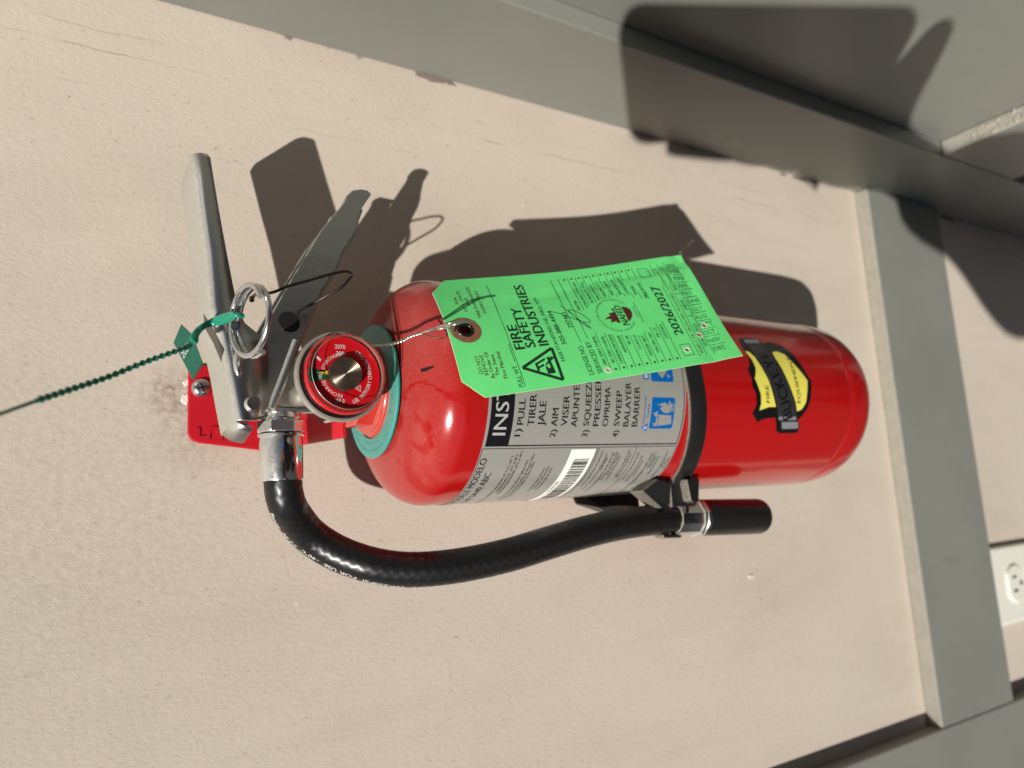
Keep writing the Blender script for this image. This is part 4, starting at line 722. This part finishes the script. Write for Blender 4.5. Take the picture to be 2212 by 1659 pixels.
for i in range(6): bm.faces.new((a_[i], b_[i], b_[(i + 1) % 6], a_[(i + 1) % 6]))
bevel(bmobj('clip_wing', bm, 'dusty_black_strap', strap), 0.0006)
slab('clip_wing', [(-0.0480, -0.1420), (-0.0595, -0.1435), (-0.0610, -0.1470), (-0.0600, -0.1500), (-0.0480, -0.1520)], -0.0330, -0.0230)
mat('grey_dusty_plastic', (0.075, 0.066, 0.056), 0.7, bump=(500, 0.2, 0.0006))
bm = bmesh.new(); P = [Vector(p) for p in ((-0.0460, 0.016, -0.0960), (-0.0580, 0.014, -0.1000), (-0.0640, 0.004, -0.1120), (-0.0630, 0.002, -0.1360), (-0.0460, 0.002, -0.1350))]
P = [Vector((p.x, p.y, p.z * 0.9555 - 0.002)) for p in P]
a_ = [bm.verts.new(p) for p in P]; b_ = [bm.verts.new(p + Vector((0, -0.0025, 0))) for p in P]; bm.faces.new(a_); bm.faces.new(b_[::-1])
for i in range(5): bm.faces.new((a_[i], b_[i], b_[(i + 1) % 5], a_[(i + 1) % 5]))
bevel(bmobj('clip_back', bm, 'grey_dusty_plastic', strap), 0.0006)
# open ring that grips the hose
bm = bmesh.new(); rows = []; c0 = f0 + axn * -0.004
a1, u1, v1 = axn, Vector((1, 0, 0)), None
u1 = (u1 - a1 * u1.dot(a1)).normalized(); v1 = a1.cross(u1)
for k in range(33):
    t = rad(-200 + 188 * k / 32)
    # u1 towards the tank, gap looks at the viewer
    d = u1 * math.cos(t) + v1 * math.sin(t)
    rows.append([bm.verts.new(c0 + d * r + a1 * z) for r, z in ((0.0086, -0.006), (0.0104, -0.006), (0.0106, 0.007), (0.0093, 0.007))])
for i in range(32):
    for k in range(4): bm.faces.new((rows[i][k], rows[i][(k + 1) % 4], rows[i + 1][(k + 1) % 4], rows[i + 1][k]))
bm.faces.new(rows[0]); bm.faces.new(rows[-1][::-1]); bevel(bmobj('clip_ring', bm, 'dusty_black_strap', strap, 40), 0.0004)
# ---- pull pin with its split ring, and the thin cable to the handle
rc = Vector((0.0218, -0.0255, 0.0868)); un = Vector((1, 0, 0)); vn = Vector((0, 0.975, 0.215)).normalized(); nn = un.cross(vn)
pts = []
for k in range(0, 86):
    t = rad(200 - 620 * k / 85); pts.append(rc + (un * math.cos(t) + vn * math.sin(t)) * 0.0138 + nn * (0.0048 * k / 85 - 0.0022))
bm = bmesh.new(); tube(bm, pts, 0.00122, 14); pin = bmobj('pull_pin', bm, 'zinc', fe, 60)
bm = bmesh.new(); tube(bm, spline([(0.0215, -0.0150, 0.0905), (0.0215, -0.004, 0.0893), (0.0215, 0.0185, 0.0880)], 4), 0.0016, 14); bmobj('pin_shaft', bm, 'zinc', pin, 60)
bm = bmesh.new(); tube(bm, spline([Vector(p) for p in CABLE], 6), 0.00062, 10); tube(bm, spline([Vector(CABLE[0]) + Vector(p) * 0.6 for p in ((0.0015, 0, 0.0005), (0.0005, -0.0015, 0.0015), (-0.0012, 0, 0.001), (-0.0004, 0.0015, -0.001), (0.0015, 0, 0.0005))], 4), 0.0005, 8); bmobj('pin_cable', bm, 'dark_cable', fe, 60)
for o in fe.children:
    if o.name.split('.')[0] in ('neck', 'neck_nut', 'valve_body', 'squeeze_lever', 'carry_handle', 'hose_nut', 'hose_ferrule', 'pull_pin'): o.matrix_basis = HR
# ================================================================== TAMPER SEAL
sealr = thing('tamper_seal', 'green plastic tamper seal looped through the pull pin ring, its beaded tail sticking out', 'seal', loc=W(TIE[5]))
inv = sealr.matrix_world.inverted() if False else Matrix.Translation(-W(TIE[5]))
def SW(p): return inv @ W(p)
pp = [Vector(p) for p in TIE]
bm = bmesh.new(); P = spline(pp, 6); rows = []
for i, p in enumerate(P):
    t = (P[min(i + 1, len(P) - 1)] - P[max(i - 1, 0)]).normalized(); s_ = Vector((1, 0, 0.25)); s_ = (s_ - t * s_.dot(t)).normalized(); n_ = t.cross(s_)
    f = i / len(P); wd = 0.0009 if f < 0.16 else (0.0016 + 0.0004 * math.sin((f - 0.16) * 9) if f < 0.9 else 0.0018); th = 0.0009 if f < 0.16 else 0.0006
    rows.append([bm.verts.new(p + s_ * x * wd + n_ * y * th) for x, y in ((-1, -0.5), (-0.7, -1), (0.7, -1), (1, -0.5), (1, 0.5), (0.7, 1), (-0.7, 1), (-1, 0.5))])
for a, b in zip(rows, rows[1:]):
    for k in range(8): bm.faces.new((a[k], a[(k + 1) % 8], b[(k + 1) % 8], b[k]))
bm.faces.new(rows[0][::-1]); bm.faces.new(rows[-1]); bmobj('seal_loop', bm, 'seal_green', sealr, 60, tf=SW)
F4 = [Vector(p) for p in FLAG]; nf = (F4[1] - F4[0]).cross(F4[2] - F4[1]).normalized()
if nf.y > 0: nf = -nf
bm = bmesh.new(); prism(bm, F4, lambda p: Vector(p), lambda p: Vector(p) - nf * 0.0009); fl = bevel(bmobj('seal_flag', bm, 'flag_green', sealr, tf=SW), 0.0002)
FLUP = Vector((0, 0, 1)); e1 = (F4[2] - F4[1]).normalized(); A = Art()      # writing runs along the long side of the flag
e2 = nf.cross(e1)
if e2.dot(F4[3] - F4[2]) < 0: e2 = -e2
o0 = F4[1] + (F4[2] - F4[1]) * 0.66 + (F4[3] - F4[2]) * 0.26
# the figures run across the flag
LL = (F4[2] - F4[1]).length; SS = (F4[3] - F4[2]).length; u2 = (F4[3] - F4[2]).normalized(); w2 = -e1
oo = F4[2] - e1 * LL * 0.50 + u2 * SS * 0.10
A.text('2026', (0, 0), (SS * 0.66, 0), LL * 0.15, 'seal_print', 1, None, 1e-4)
A.build('seal_lettering', fl, lambda x, y, h: SW(oo + u2 * x + w2 * y + nf * (0.00015 + h)))
P = spline([Vector(p) for p in TAIL], 24); cum2 = [0.0]
for a, b in zip(P, P[1:]): cum2.append(cum2[-1] + (b - a).length)
P2 = []; step = 0.0004; s_ = 0; j = 0
while s_ < cum2[-1]:
    while cum2[j + 1] < s_: j += 1
    P2.append(P[j].lerp(P[j + 1], (s_ - cum2[j]) / (cum2[j + 1] - cum2[j]))); s_ += step
bt = (cum2[min(len(cum2) - 1, 24 * 5)] - cum2[24]) / 22
def br(i):
    s = i * step
    if s > cum2[24 * 5]: return 0.00062
    f = (s % bt) / bt; return 0.00056 + 0.00066 * (max(0, 1 - abs(f - 0.35) / (0.35 if f < 0.35 else 0.42)) ** 0.8)
bm = bmesh.new(); tube(bm, P2, br, 12); bmobj('beaded_tail', bm, 'seal_green', sealr, 50, tf=SW)
# ================================================================== INSPECTION TAG
tg = thing('inspection_tag', 'bright green card inspection tag wired to the extinguisher, punched for 2026/2027', 'tag', loc=W(TAGC['TL']))
tinv = Matrix.Translation(-W(TAGC['TL']))
TWd, THt = 70.9, 142.1
cTL, cTR, cBL, cBR = (Vector(TAGC[k]) for k in ('TL', 'TR', 'BL', 'BR'))
nT = ((cBR - cBL).cross(cTL - cBL)).normalized()
if nT.y > 0: nT = -nT
def tagp(u, v, h=0.0):
    s = u / TWd; t = v / THt
    p = (cBL * (1 - s) + cBR * s) * (1 - t) + (cTL * (1 - s) + cTR * s) * t
    bow = 0.0022 * (math.sin(math.pi * min(1, max(0, t)) ** 1.35)) + 0.0006 * math.sin(s * 5 + t * 7) - 0.0045 * math.sin(math.pi * s) * t * t + 0.0009 * math.exp(-((s - 0.93 + 0.25 * t) / 0.05) ** 2) * (1 - t) + 0.0007 * math.exp(-(((t - 0.12) + 0.5 * s * 0.2) / 0.03) ** 2)
    return tinv @ W(p - nT * bow + nT * h)
def cdt_sheet(outline, holes, step):
    vs = []; es = []; loops = [outline] + holes
    for lp in loops:
        b = len(vs); vs += [Vector(p) for p in lp]; es += [(b + i, b + (i + 1) % len(lp)) for i in range(len(lp))]
    xs = [p[0] for p in outline]; ys = [p[1] for p in outline]
    def inside(p, poly):
        c = False
        for i in range(len(poly)):
            (x1, y1), (x2, y2) = poly[i], poly[i - 1]
            if (y1 > p[1]) != (y2 > p[1]) and p[0] < (x2 - x1) * (p[1] - y1) / (y2 - y1) + x1: c = not c
        return c
    x = min(xs) + step
    while x < max(xs):
        y = min(ys) + step
        while y < max(ys):
            if inside((x, y), outline) and not any(inside((x, y), h) for h in holes): vs.append(Vector((x, y)))
            y += step
        x += step
    r = geometry.delaunay_2d_cdt(vs, es, [], 0, 1e-5)
    V, F = r[0], r[2]; out = []
    for f in F:
        c = sum((V[i] for i in f), Vector((0, 0))) / len(f)
        if inside(c, outline) and not any(inside(c, h) for h in holes): out.append(list(f))
    return V, out
cut = 9.2
outl = [(0, 0), (TWd, 0), (TWd, THt - 8.3), (TWd - cut, THt), (cut, THt), (0, THt - 8.3)]
# ragged lower-left chamfer
outl = outl[:4] + [(cut, THt)] + [(cut - cut * k / 8 + random.uniform(-0.12, 0.12), THt - 8.3 * k / 8 + random.uniform(-0.12, 0.12)) for k in range(1, 8)] + [(0, THt - 8.3)]
dens = []
for i in range(len(outl)):
    a = Vector(outl[i]); b = Vector(outl[(i + 1) % len(outl)]); n_ = max(1, int((b - a).length / 5))
    dens += [tuple(a.lerp(b, k / n_)) for k in range(n_)]
def circ(c, r, n=22, j=0.0, rx=1.0): return [(c[0] + rx * (r + random.uniform(-j, j)) * math.cos(2 * math.pi * k / n), c[1] + (r + random.uniform(-j, j)) * math.sin(2 * math.pi * k / n)) for k in range(n)]
EC = (EYE[0], EYE[1])
holes = [circ(EC, 3.1, 28)] + [circ(p, 1.15, 16, 0.16) for p in PUNCH]
V, Fc = cdt_sheet(dens, holes, 3.2)
bm = bmesh.new(); bv = [bm.verts.new((v.x, v.y, 0)) for v in V]
for f in Fc: bm.faces.new([bv[i] for i in f])
for v in bm.verts: v.co = tagp(v.co.x, v.co.y)
bmesh.ops.recalc_face_normals(bm, faces=bm.faces)
if sum((f.normal for f in bm.faces), Vector()).dot(nT) < 0: bmesh.ops.reverse_faces(bm, faces=bm.faces)
me = bpy.data.meshes.new('tag_card'); bm.to_mesh(me); bm.free(); card = link('tag_card', me, tg, None, 'green_tag_card')
sm = card.modifiers.new('thickness', 'SOLIDIFY'); sm.thickness = 0.0003; sm.offset = -1
me.materials.append(MT['tag_edge_fuzz']); sm.material_offset_rim = 1
# fuzzy torn paper round the punched holes
for p in PUNCH:
    A = Art()
    n = 26; ro = [1.75 + random.uniform(-0.35, 0.55) for _ in range(n)]
    for k in range(n):
        a = 2 * math.pi * k / n; b = 2 * math.pi * (k + 1) / n; q = ro[(k + 1) % n]
        A.face([(p[0] + 1.12 * math.cos(a), p[1] + 1.12 * math.sin(a)), (p[0] + ro[k] * math.cos(a), p[1] + ro[k] * math.sin(a)), (p[0] + q * math.cos(b), p[1] + q * math.sin(b)), (p[0] + 1.12 * math.cos(b), p[1] + 1.12 * math.sin(b))], 'tag_edge_fuzz', 0.0002 + 0.00025 * random.random())
    A.build('torn_edge', tg, tagp)
A = Art(); tm = {'k': 'tag_print_black', 'b': 'tag_print_brown'}
for t, ref, a, b, cap, mm_, bold in TAGT:
    if abs(b[0] - a[0]) > abs(b[1] - a[1]): v = (a[1] + b[1]) / 2; a = (a[0], v); b = (b[0], v)
    else: u = (a[0] + b[0]) / 2; a = (u, a[1]); b = (u, b[1])
    A.text(t, a, b, min(cap, 4.8), tm[mm_], bold, ref, 2.6e-4 if t == 'NAFED' else 1.2e-4, 0.18 if t == 'NAFED' else 0)
    if t == 'NAFED': A.rect(a[0] - 0.5, a[1] - 0.6, b[0] + 1.2, a[1] + cap + 0.5, 'green_tag_card', 2.0e-4)
for t, ref, a, b, cap, mm_, bold in MARK: A.text(t, (a[0], (a[1] + b[1]) / 2), (b[0], (a[1] + b[1]) / 2), min(cap, 1.0), 'tag_print_grey', 0, None, 1.2e-4)
for x0, y0, x1, y1 in TAGL:
    if abs(x1 - x0) > abs(y1 - y0): y0 = y1 = (y0 + y1) / 2
    else: x0 = x1 = (x0 + x1) / 2
    A.line(x0, y0, x1, y1, 0.27, 'tag_print_black', 1.2e-4)
for p in TAGD: A.disc(p[0], p[1], 0.62, 'tag_dot_brown', 1.3e-4, 14)
for i in range(3):
    a = Vector(TRI[i]); b = Vector(TRI[(i + 1) % 3]); A.line(*a, *b, 1.5, 'tag_print_black', 1.2e-4)
for p in FSI: A.face(p, 'tag_print_black', 1.2e-4)
sg = spline([Vector((p[0], p[1], 0)) for p in SIG], 6)
for a, b in zip(sg, sg[1:]): A.line(a.x, a.y, b.x, b.y, 0.28, 'pen_ink', 1.8e-4)
A.face(FLAME, 'tag_dot_brown', 1.3e-4)
ncx, ncy = (38.2 + 30.1) / 2 + 1.6, 56.3
A.path_text('NATIONAL ASSOCIATION OF FIRE EQUIPMENT DISTRIBUTORS', [(36.3 + 9.9 * math.cos(rad(234 - 288 * k / 60)), 56.4 + 9.0 * math.sin(rad(234 - 288 * k / 60))) for k in range(61)], 1.15, 'tag_print_grey', 0, 1.2e-4)
A.build('tag_printing', tg, tagp, cutx=12, cuty=12)
# reinforcement and eyelet
A = Art(); A.ring(EC[0], EC[1], 3.1, 7.3, 'brown_fibre_patch', 2.2e-4, 48); A.build('tag_reinforcement', tg, tagp, cuty=4)
bm = bmesh.new(); pr = [(2.75, -0.3), (2.75, 0.35), (3.0, 0.62), (3.5, 0.62), (3.95, 0.36), (4.05, 0.22)]; rows = []
for r, h in pr: rows.append([bm.verts.new(tagp(EC[0] + r * math.cos(2 * math.pi * k / 40), EC[1] + r * math.sin(2 * math.pi * k / 40), h * 0.001)) for k in range(40)])
for a, b in zip(rows, rows[1:]):
    for k in range(40): bm.faces.new((a[k], a[(k + 1) % 40], b[(k + 1) % 40], b[k]))
bmobj('eyelet', bm, 'dark_eyelet', tg, 60)
# twisted wire from the neck to the eyelet
def TW(p): return tinv @ W(p)
wp = spline([Vector(p) for p in WIRE], 16); bm = bmesh.new()
for ph in (0, math.pi):
    q = []
    for i, p in enumerate(wp):
        t = (wp[min(i + 1, len(wp) - 1)] - wp[max(0, i - 1)]).normalized(); a, u, v = t, None, None
        u = (Vector((0, 0, 1)) - t * t.z).normalized(); v = t.cross(u); an = i * 0.62 + ph; q.append(p + (u * math.cos(an) + v * math.sin(an)) * 0.00042)
    tube(bm, q, 0.00033, 8)
for e in WEND: tube(bm, spline([Vector(p) for p in e], 6), 0.00034, 8)
bmobj('tag_wire', bm, 'bright_wire', tg, 60, tf=TW)
# ================================================================== WALL BRACKET
br_ = thing('wall_bracket', 'red painted steel hanging bracket screwed to the tan wall behind the valve', 'bracket', loc=(-0.0014, 0, ZC - 0.0731)); br_.scale = (0.974, 1, 0.974)
def bw(x, z): return (x, z - 0 )
bm = bmesh.new(); P = rrect(-0.0215, -0.017, 0.0215, 0.0200, 0.0045, 5); P = [(x + (0.006 if False else 0), z) for x, z in P]
Q = [(0.0215, -0.0165), (0.0215, 0.0160), (0.0180, 0.0198), (-0.0105, 0.0198), (-0.0140, 0.0190), (-0.0158, 0.0160), (-0.0196, 0.0120), (-0.0215, -0.0165)]
Q = [(0.0215, -0.0165), (0.0215, 0.0165), (0.0205, 0.0192), (0.0180, 0.0202), (-0.0125, 0.0202), (-0.0158, 0.0188), (-0.0172, 0.0150), (-0.0215, -0.0165)]
prism(bm, Q, lambda p: Vector((p[0], -0.0004, p[1])), lambda p: Vector((p[0], -0.0026, p[1]))); plate = bevel(bmobj('back_plate', bm, 'red_bracket_paint', br_), 0.0008, 3)
A = Art(); A.text('5', (FIVE[0], FIVE[1]), (FIVE[2], FIVE[1]), FIVE[3], 'red_bracket_paint', 0); A.build('embossed_figure', plate, lambda x, y, h: Vector((x, -0.0028, y)))
for o in [c for c in plate.children]: s5 = o.modifiers.new('relief', 'SOLIDIFY'); s5.thickness = 0.0014; s5.offset = 0
binv = (Matrix.Translation((-0.0014, 0, ZC - 0.0731)) @ Matrix.Diagonal((0.974, 1, 0.974, 1))).inverted()
bm = bmesh.new()
arm = [(-0.0213, 0.0640, 0.0590), (-0.0213, 0.0436, 0.0441), (-0.0213, 0.0234, 0.0400), (-0.0213, 0.0050, 0.0366), (-0.0150, 0.0030, 0.0362)]
top_ = []
rowsA = []
for y, z in ((0.0655, 0.0600), (0.0560, 0.0480), (0.0436, 0.0441), (0.0234, 0.0400), (0.0140, 0.0383), (0.0045, 0.0364)):
    xi = -0.0130 if y < 0.03 else -0.002
    rowsA.append([(-0.0213, y, z), (xi, y, z)])
for s in (1, -1):
    vv = [[bm.verts.new((s * x, y, z)) for x, y, z in r] for r in rowsA]
    for a, b in zip(vv, vv[1:]): bm.faces.new((a[0], a[1], b[1], b[0]))
o = bmobj('hanger_arm', bm, 'red_bracket_paint', br_, 30, tf=lambda p: binv @ W(HR @ Vector((p[0], p[1] * 0.865 + 0.0006, p[2])))); s6 = o.modifiers.new('thickness', 'SOLIDIFY'); s6.thickness = 0.0028; s6.offset = -1; bevel(o, 0.0006)
# pan-head screw
bm = bmesh.new(); lathe(bm, [(0.0047, -0.0), (0.0047, 0.0008), (0.0043, 0.0018), (0.0033, 0.0026), (0.0018, 0.0030), (0, 0.0031)], (0.0100, -0.0026, 0.0142), (0, -1, 0), 40); sc_ = bmobj('screw', bm, 'zinc', plate, 60)
for an in (20, 110):
    bm = bmesh.new(); d = Vector((math.cos(rad(an)), 0, math.sin(rad(an)))); n_ = Vector((-d.z, 0, d.x)); c = Vector((0.0100, -0.0058, 0.0142)); V4 = [bm.verts.new(c + d * a * 0.0023 + n_ * b * 0.00045) for a, b in ((-1, -1), (1, -1), (1, 1), (-1, 1))]; bm.faces.new(V4)
    bmobj('cross_slot', bm, 'hole_dark', sc_)
# ================================================================== PHOTOGRAPHER holding the phone (they stand behind the lens and throw the shadow in the corner)
def CW(p): return CAMP + CAMR @ Vector(p)
ph = thing('smartphone', 'black smartphone held up in front of the fire extinguisher', 'phone', loc=CW((0.06, 0, 0.006)))
pinv = Matrix.Translation(-CW((0.06, 0, 0.006)))
bm = bmesh.new(); prism(bm, rrect(-0.030, -0.0475, 0.152, 0.0415, 0.014, 6), lambda p: pinv @ CW((p[0], p[1], 0.0025)), lambda p: pinv @ CW((p[0], p[1], 0.0110))); bevel(bmobj('phone_case', bm, 'phone_black', ph, 40), 0.002, 3)
bm = bmesh.new(); prism(bm, rrect(-0.026, -0.0435, 0.148, 0.0375, 0.011, 6), lambda p: pinv @ CW((p[0], p[1], 0.0108)), lambda p: pinv @ CW((p[0], p[1], 0.0114))); bmobj('screen', bm, 'phone_glass', ph)
def skin(name, nodes, edges, m, parent, sub=2, inv=None):
    me = bpy.data.meshes.new(name); me.from_pydata([tuple(inv @ Vector(n[0]) if inv else n[0]) for n in nodes], edges, []); o = link(name, me, parent, None, m)
    s = o.modifiers.new('skin', 'SKIN'); s.use_smooth_shade = True
    for i, n in enumerate(nodes):
        r = n[1]; me.skin_vertices[0].data[i].radius = (r, r) if not hasattr(r, '__len__') else r
    me.skin_vertices[0].data[0].use_root = True
    q = o.modifiers.new('smooth', 'SUBSURF'); q.levels = sub; q.render_levels = sub
    return o
PX, PY = 0.03, CAMP.y - 0.47
pe = thing('person', 'person in a dark jacket and trousers standing at the wall and holding up a phone', 'person', loc=(PX, PY, 0))
qinv = Matrix.Translation((-PX, -PY, 0))
def Wd(x, y, z): return Vector((PX + x, PY + y, z))
elbow = CW((0.408, -0.290, 0.105)); fmid = CW((0.315, -0.138, 0.068)); wrist = CW((0.205, -0.088, 0.034)); palm = CW((0.150, -0.070, 0.024)); sh = Wd(-0.175, 0.0, 1.385)
hub = CW((0.110, -0.060, 0.022))
nodes = [(Wd(0, 0, 0.95), (0.13, 0.10)), (Wd(0, 0, 1.15), (0.125, 0.09)), (Wd(0, 0, 1.33), (0.14, 0.095)), (Wd(0, 0, 1.43), (0.075, 0.065)), (Wd(0, 0.02, 1.50), (0.055, 0.055)), (Wd(0, 0.04, 1.58), (0.072, 0.085)), (Wd(0, 0.045, 1.67), (0.078, 0.092)), (Wd(0, 0.04, 1.73), (0.05, 0.06)),
 (sh, 0.055), (elbow, 0.042), (wrist, (0.027, 0.022)), (palm, (0.036, 0.018)), (hub, (0.036, 0.015)),
 (Wd(0.175, 0, 1.385), 0.055), (Wd(0.22, -0.02, 1.10), 0.042), (Wd(0.20, 0.06, 0.88), (0.026, 0.022)), (Wd(0.20, 0.09, 0.80), (0.035, 0.018)), (Wd(0.20, 0.10, 0.73), (0.025, 0.012)),
 (Wd(-0.10, 0, 0.88), 0.085), (Wd(-0.11, 0.02, 0.50), 0.055), (Wd(-0.12, -0.02, 0.09), 0.04), (Wd(-0.12, 0.10, 0.04), 0.035), (Wd(0.10, 0, 0.88), 0.085), (Wd(0.11, 0.02, 0.50), 0.055), (Wd(0.12, -0.02, 0.09), 0.04), (Wd(0.12, 0.10, 0.04), 0.035)]
edges = [(0, 1), (1, 2), (2, 3), (3, 4), (4, 5), (5, 6), (6, 7), (2, 8), (8, 9), (9, 10), (10, 11), (11, 12), (2, 13), (13, 14), (14, 15), (15, 16), (16, 17), (0, 18), (18, 19), (19, 20), (20, 21), (0, 22), (22, 23), (23, 24), (24, 25)]
# fingers of the holding hand: four along the lower edge of the phone, thumb over the upper end
b = len(nodes)
for fx, base, mid, tip in ((0, (0.095, -0.060, 0.020), (0.045, -0.062, 0.016), (-0.004, -0.050, 0.006)), (1, (0.105, -0.062, 0.018), (0.075, -0.066, 0.010), (0.050, -0.056, 0.0)), (2, (0.120, -0.066, 0.018), (0.100, -0.072, 0.008), (0.080, -0.060, -0.002)), (3, (0.140, -0.070, 0.018), (0.128, -0.078, 0.008), (0.112, -0.064, -0.002))):
    i = len(nodes); nodes += [(CW(base), 0.0095), (CW(mid), 0.0088), (CW(tip), 0.0075)]; edges += [(12 if fx < 2 else 11, i), (i, i + 1), (i + 1, i + 2)]
i = len(nodes); nodes += [(CW((0.163, -0.040, 0.020)), 0.022), (CW((0.163, -0.004, 0.018)), 0.0175), (CW((0.169, 0.034, 0.012)), 0.0075)]; edges += [(11, i), (i, i + 1), (i + 1, i + 2)]
body = skin('body', nodes, edges, 'skin', pe, 2, qinv)
up = (CW((0.200, -0.094, 0.040)), 0.060)
skin('jacket', [(Wd(0, 0, 0.86), (0.175, 0.135)), (Wd(0, 0, 1.10), (0.160, 0.120)), (Wd(0, 0, 1.32), (0.165, 0.120)), (Wd(0, 0, 1.42), (0.09, 0.08)), (sh, 0.075), (elbow, 0.084), (fmid, 0.070), (Wd(0.175, 0, 1.385), 0.075), (Wd(0.22, -0.02, 1.10), 0.06), (Wd(0.20, 0.05, 0.90), 0.043), up],
     [(0, 1), (1, 2), (2, 3), (2, 4), (4, 5), (5, 6), (6, 10), (2, 7), (7, 8), (8, 9)], 'dark_shirt', pe, 2, qinv)
skin('trousers', [(Wd(0, 0, 0.93), (0.14, 0.11)), (Wd(-0.10, 0, 0.84), 0.10), (Wd(-0.11, 0.02, 0.50), 0.075), (Wd(-0.12, -0.02, 0.10), 0.062), (Wd(0.10, 0, 0.84), 0.10), (Wd(0.11, 0.02, 0.50), 0.075), (Wd(0.12, -0.02, 0.10), 0.062)], [(0, 1), (1, 2), (2, 3), (0, 4), (4, 5), (5, 6)], 'dark_trousers', pe, 2, qinv)
for s in (-1, 1): skin('shoe', [(Wd(s * 0.12, -0.06, 0.045), (0.045, 0.045)), (Wd(s * 0.12, 0.06, 0.040), (0.05, 0.040)), (Wd(s * 0.12, 0.17, 0.033), (0.045, 0.033))], [(0, 1), (1, 2)], 'phone_black', pe, 2, qinv)
bm = bmesh.new(); bmesh.ops.create_uvsphere(bm, u_segments=32, v_segments=20, radius=1, matrix=Matrix.Translation((0, 0.015, 1.675)) @ Matrix.Diagonal((0.089, 0.100, 0.095, 1)))
bmesh.ops.delete(bm, geom=[v for v in bm.verts if v.co.y > 0.075 and v.co.z < 1.70 or v.co.z < 1.61], context='VERTS'); o = bmobj('hair', bm, 'dark_hair', pe, 180); o.modifiers.new('thickness', 'SOLIDIFY').thickness = 0.008
for s in (-1, 1):
    bm = bmesh.new(); bmesh.ops.create_uvsphere(bm, u_segments=16, v_segments=10, radius=0.011, matrix=Matrix.Translation((s * 0.030, 0.118, 1.655))); bmobj('eye', bm, 'label_white', pe, 180)
    bm = bmesh.new(); bmesh.ops.create_uvsphere(bm, u_segments=16, v_segments=10, radius=1, matrix=Matrix.Translation((s * 0.080, 0.035, 1.645)) @ Matrix.Diagonal((0.008, 0.018, 0.030, 1))); bmobj('ear', bm, 'skin', pe, 180)
bm = bmesh.new(); bmesh.ops.create_cone(bm, cap_ends=True, segments=16, radius1=0.016, radius2=0.005, depth=0.05, matrix=Matrix.Translation((0, 0.133, 1.635)) @ Matrix.Rotation(rad(-18), 4, 'X')); bmobj('nose', bm, 'skin', pe, 60)
bm = bmesh.new(); bmesh.ops.create_uvsphere(bm, u_segments=16, v_segments=10, radius=1, matrix=Matrix.Translation((0, 0.122, 1.598)) @ Matrix.Diagonal((0.024, 0.008, 0.006, 1))); bmobj('mouth', bm, 'skin', pe, 180)
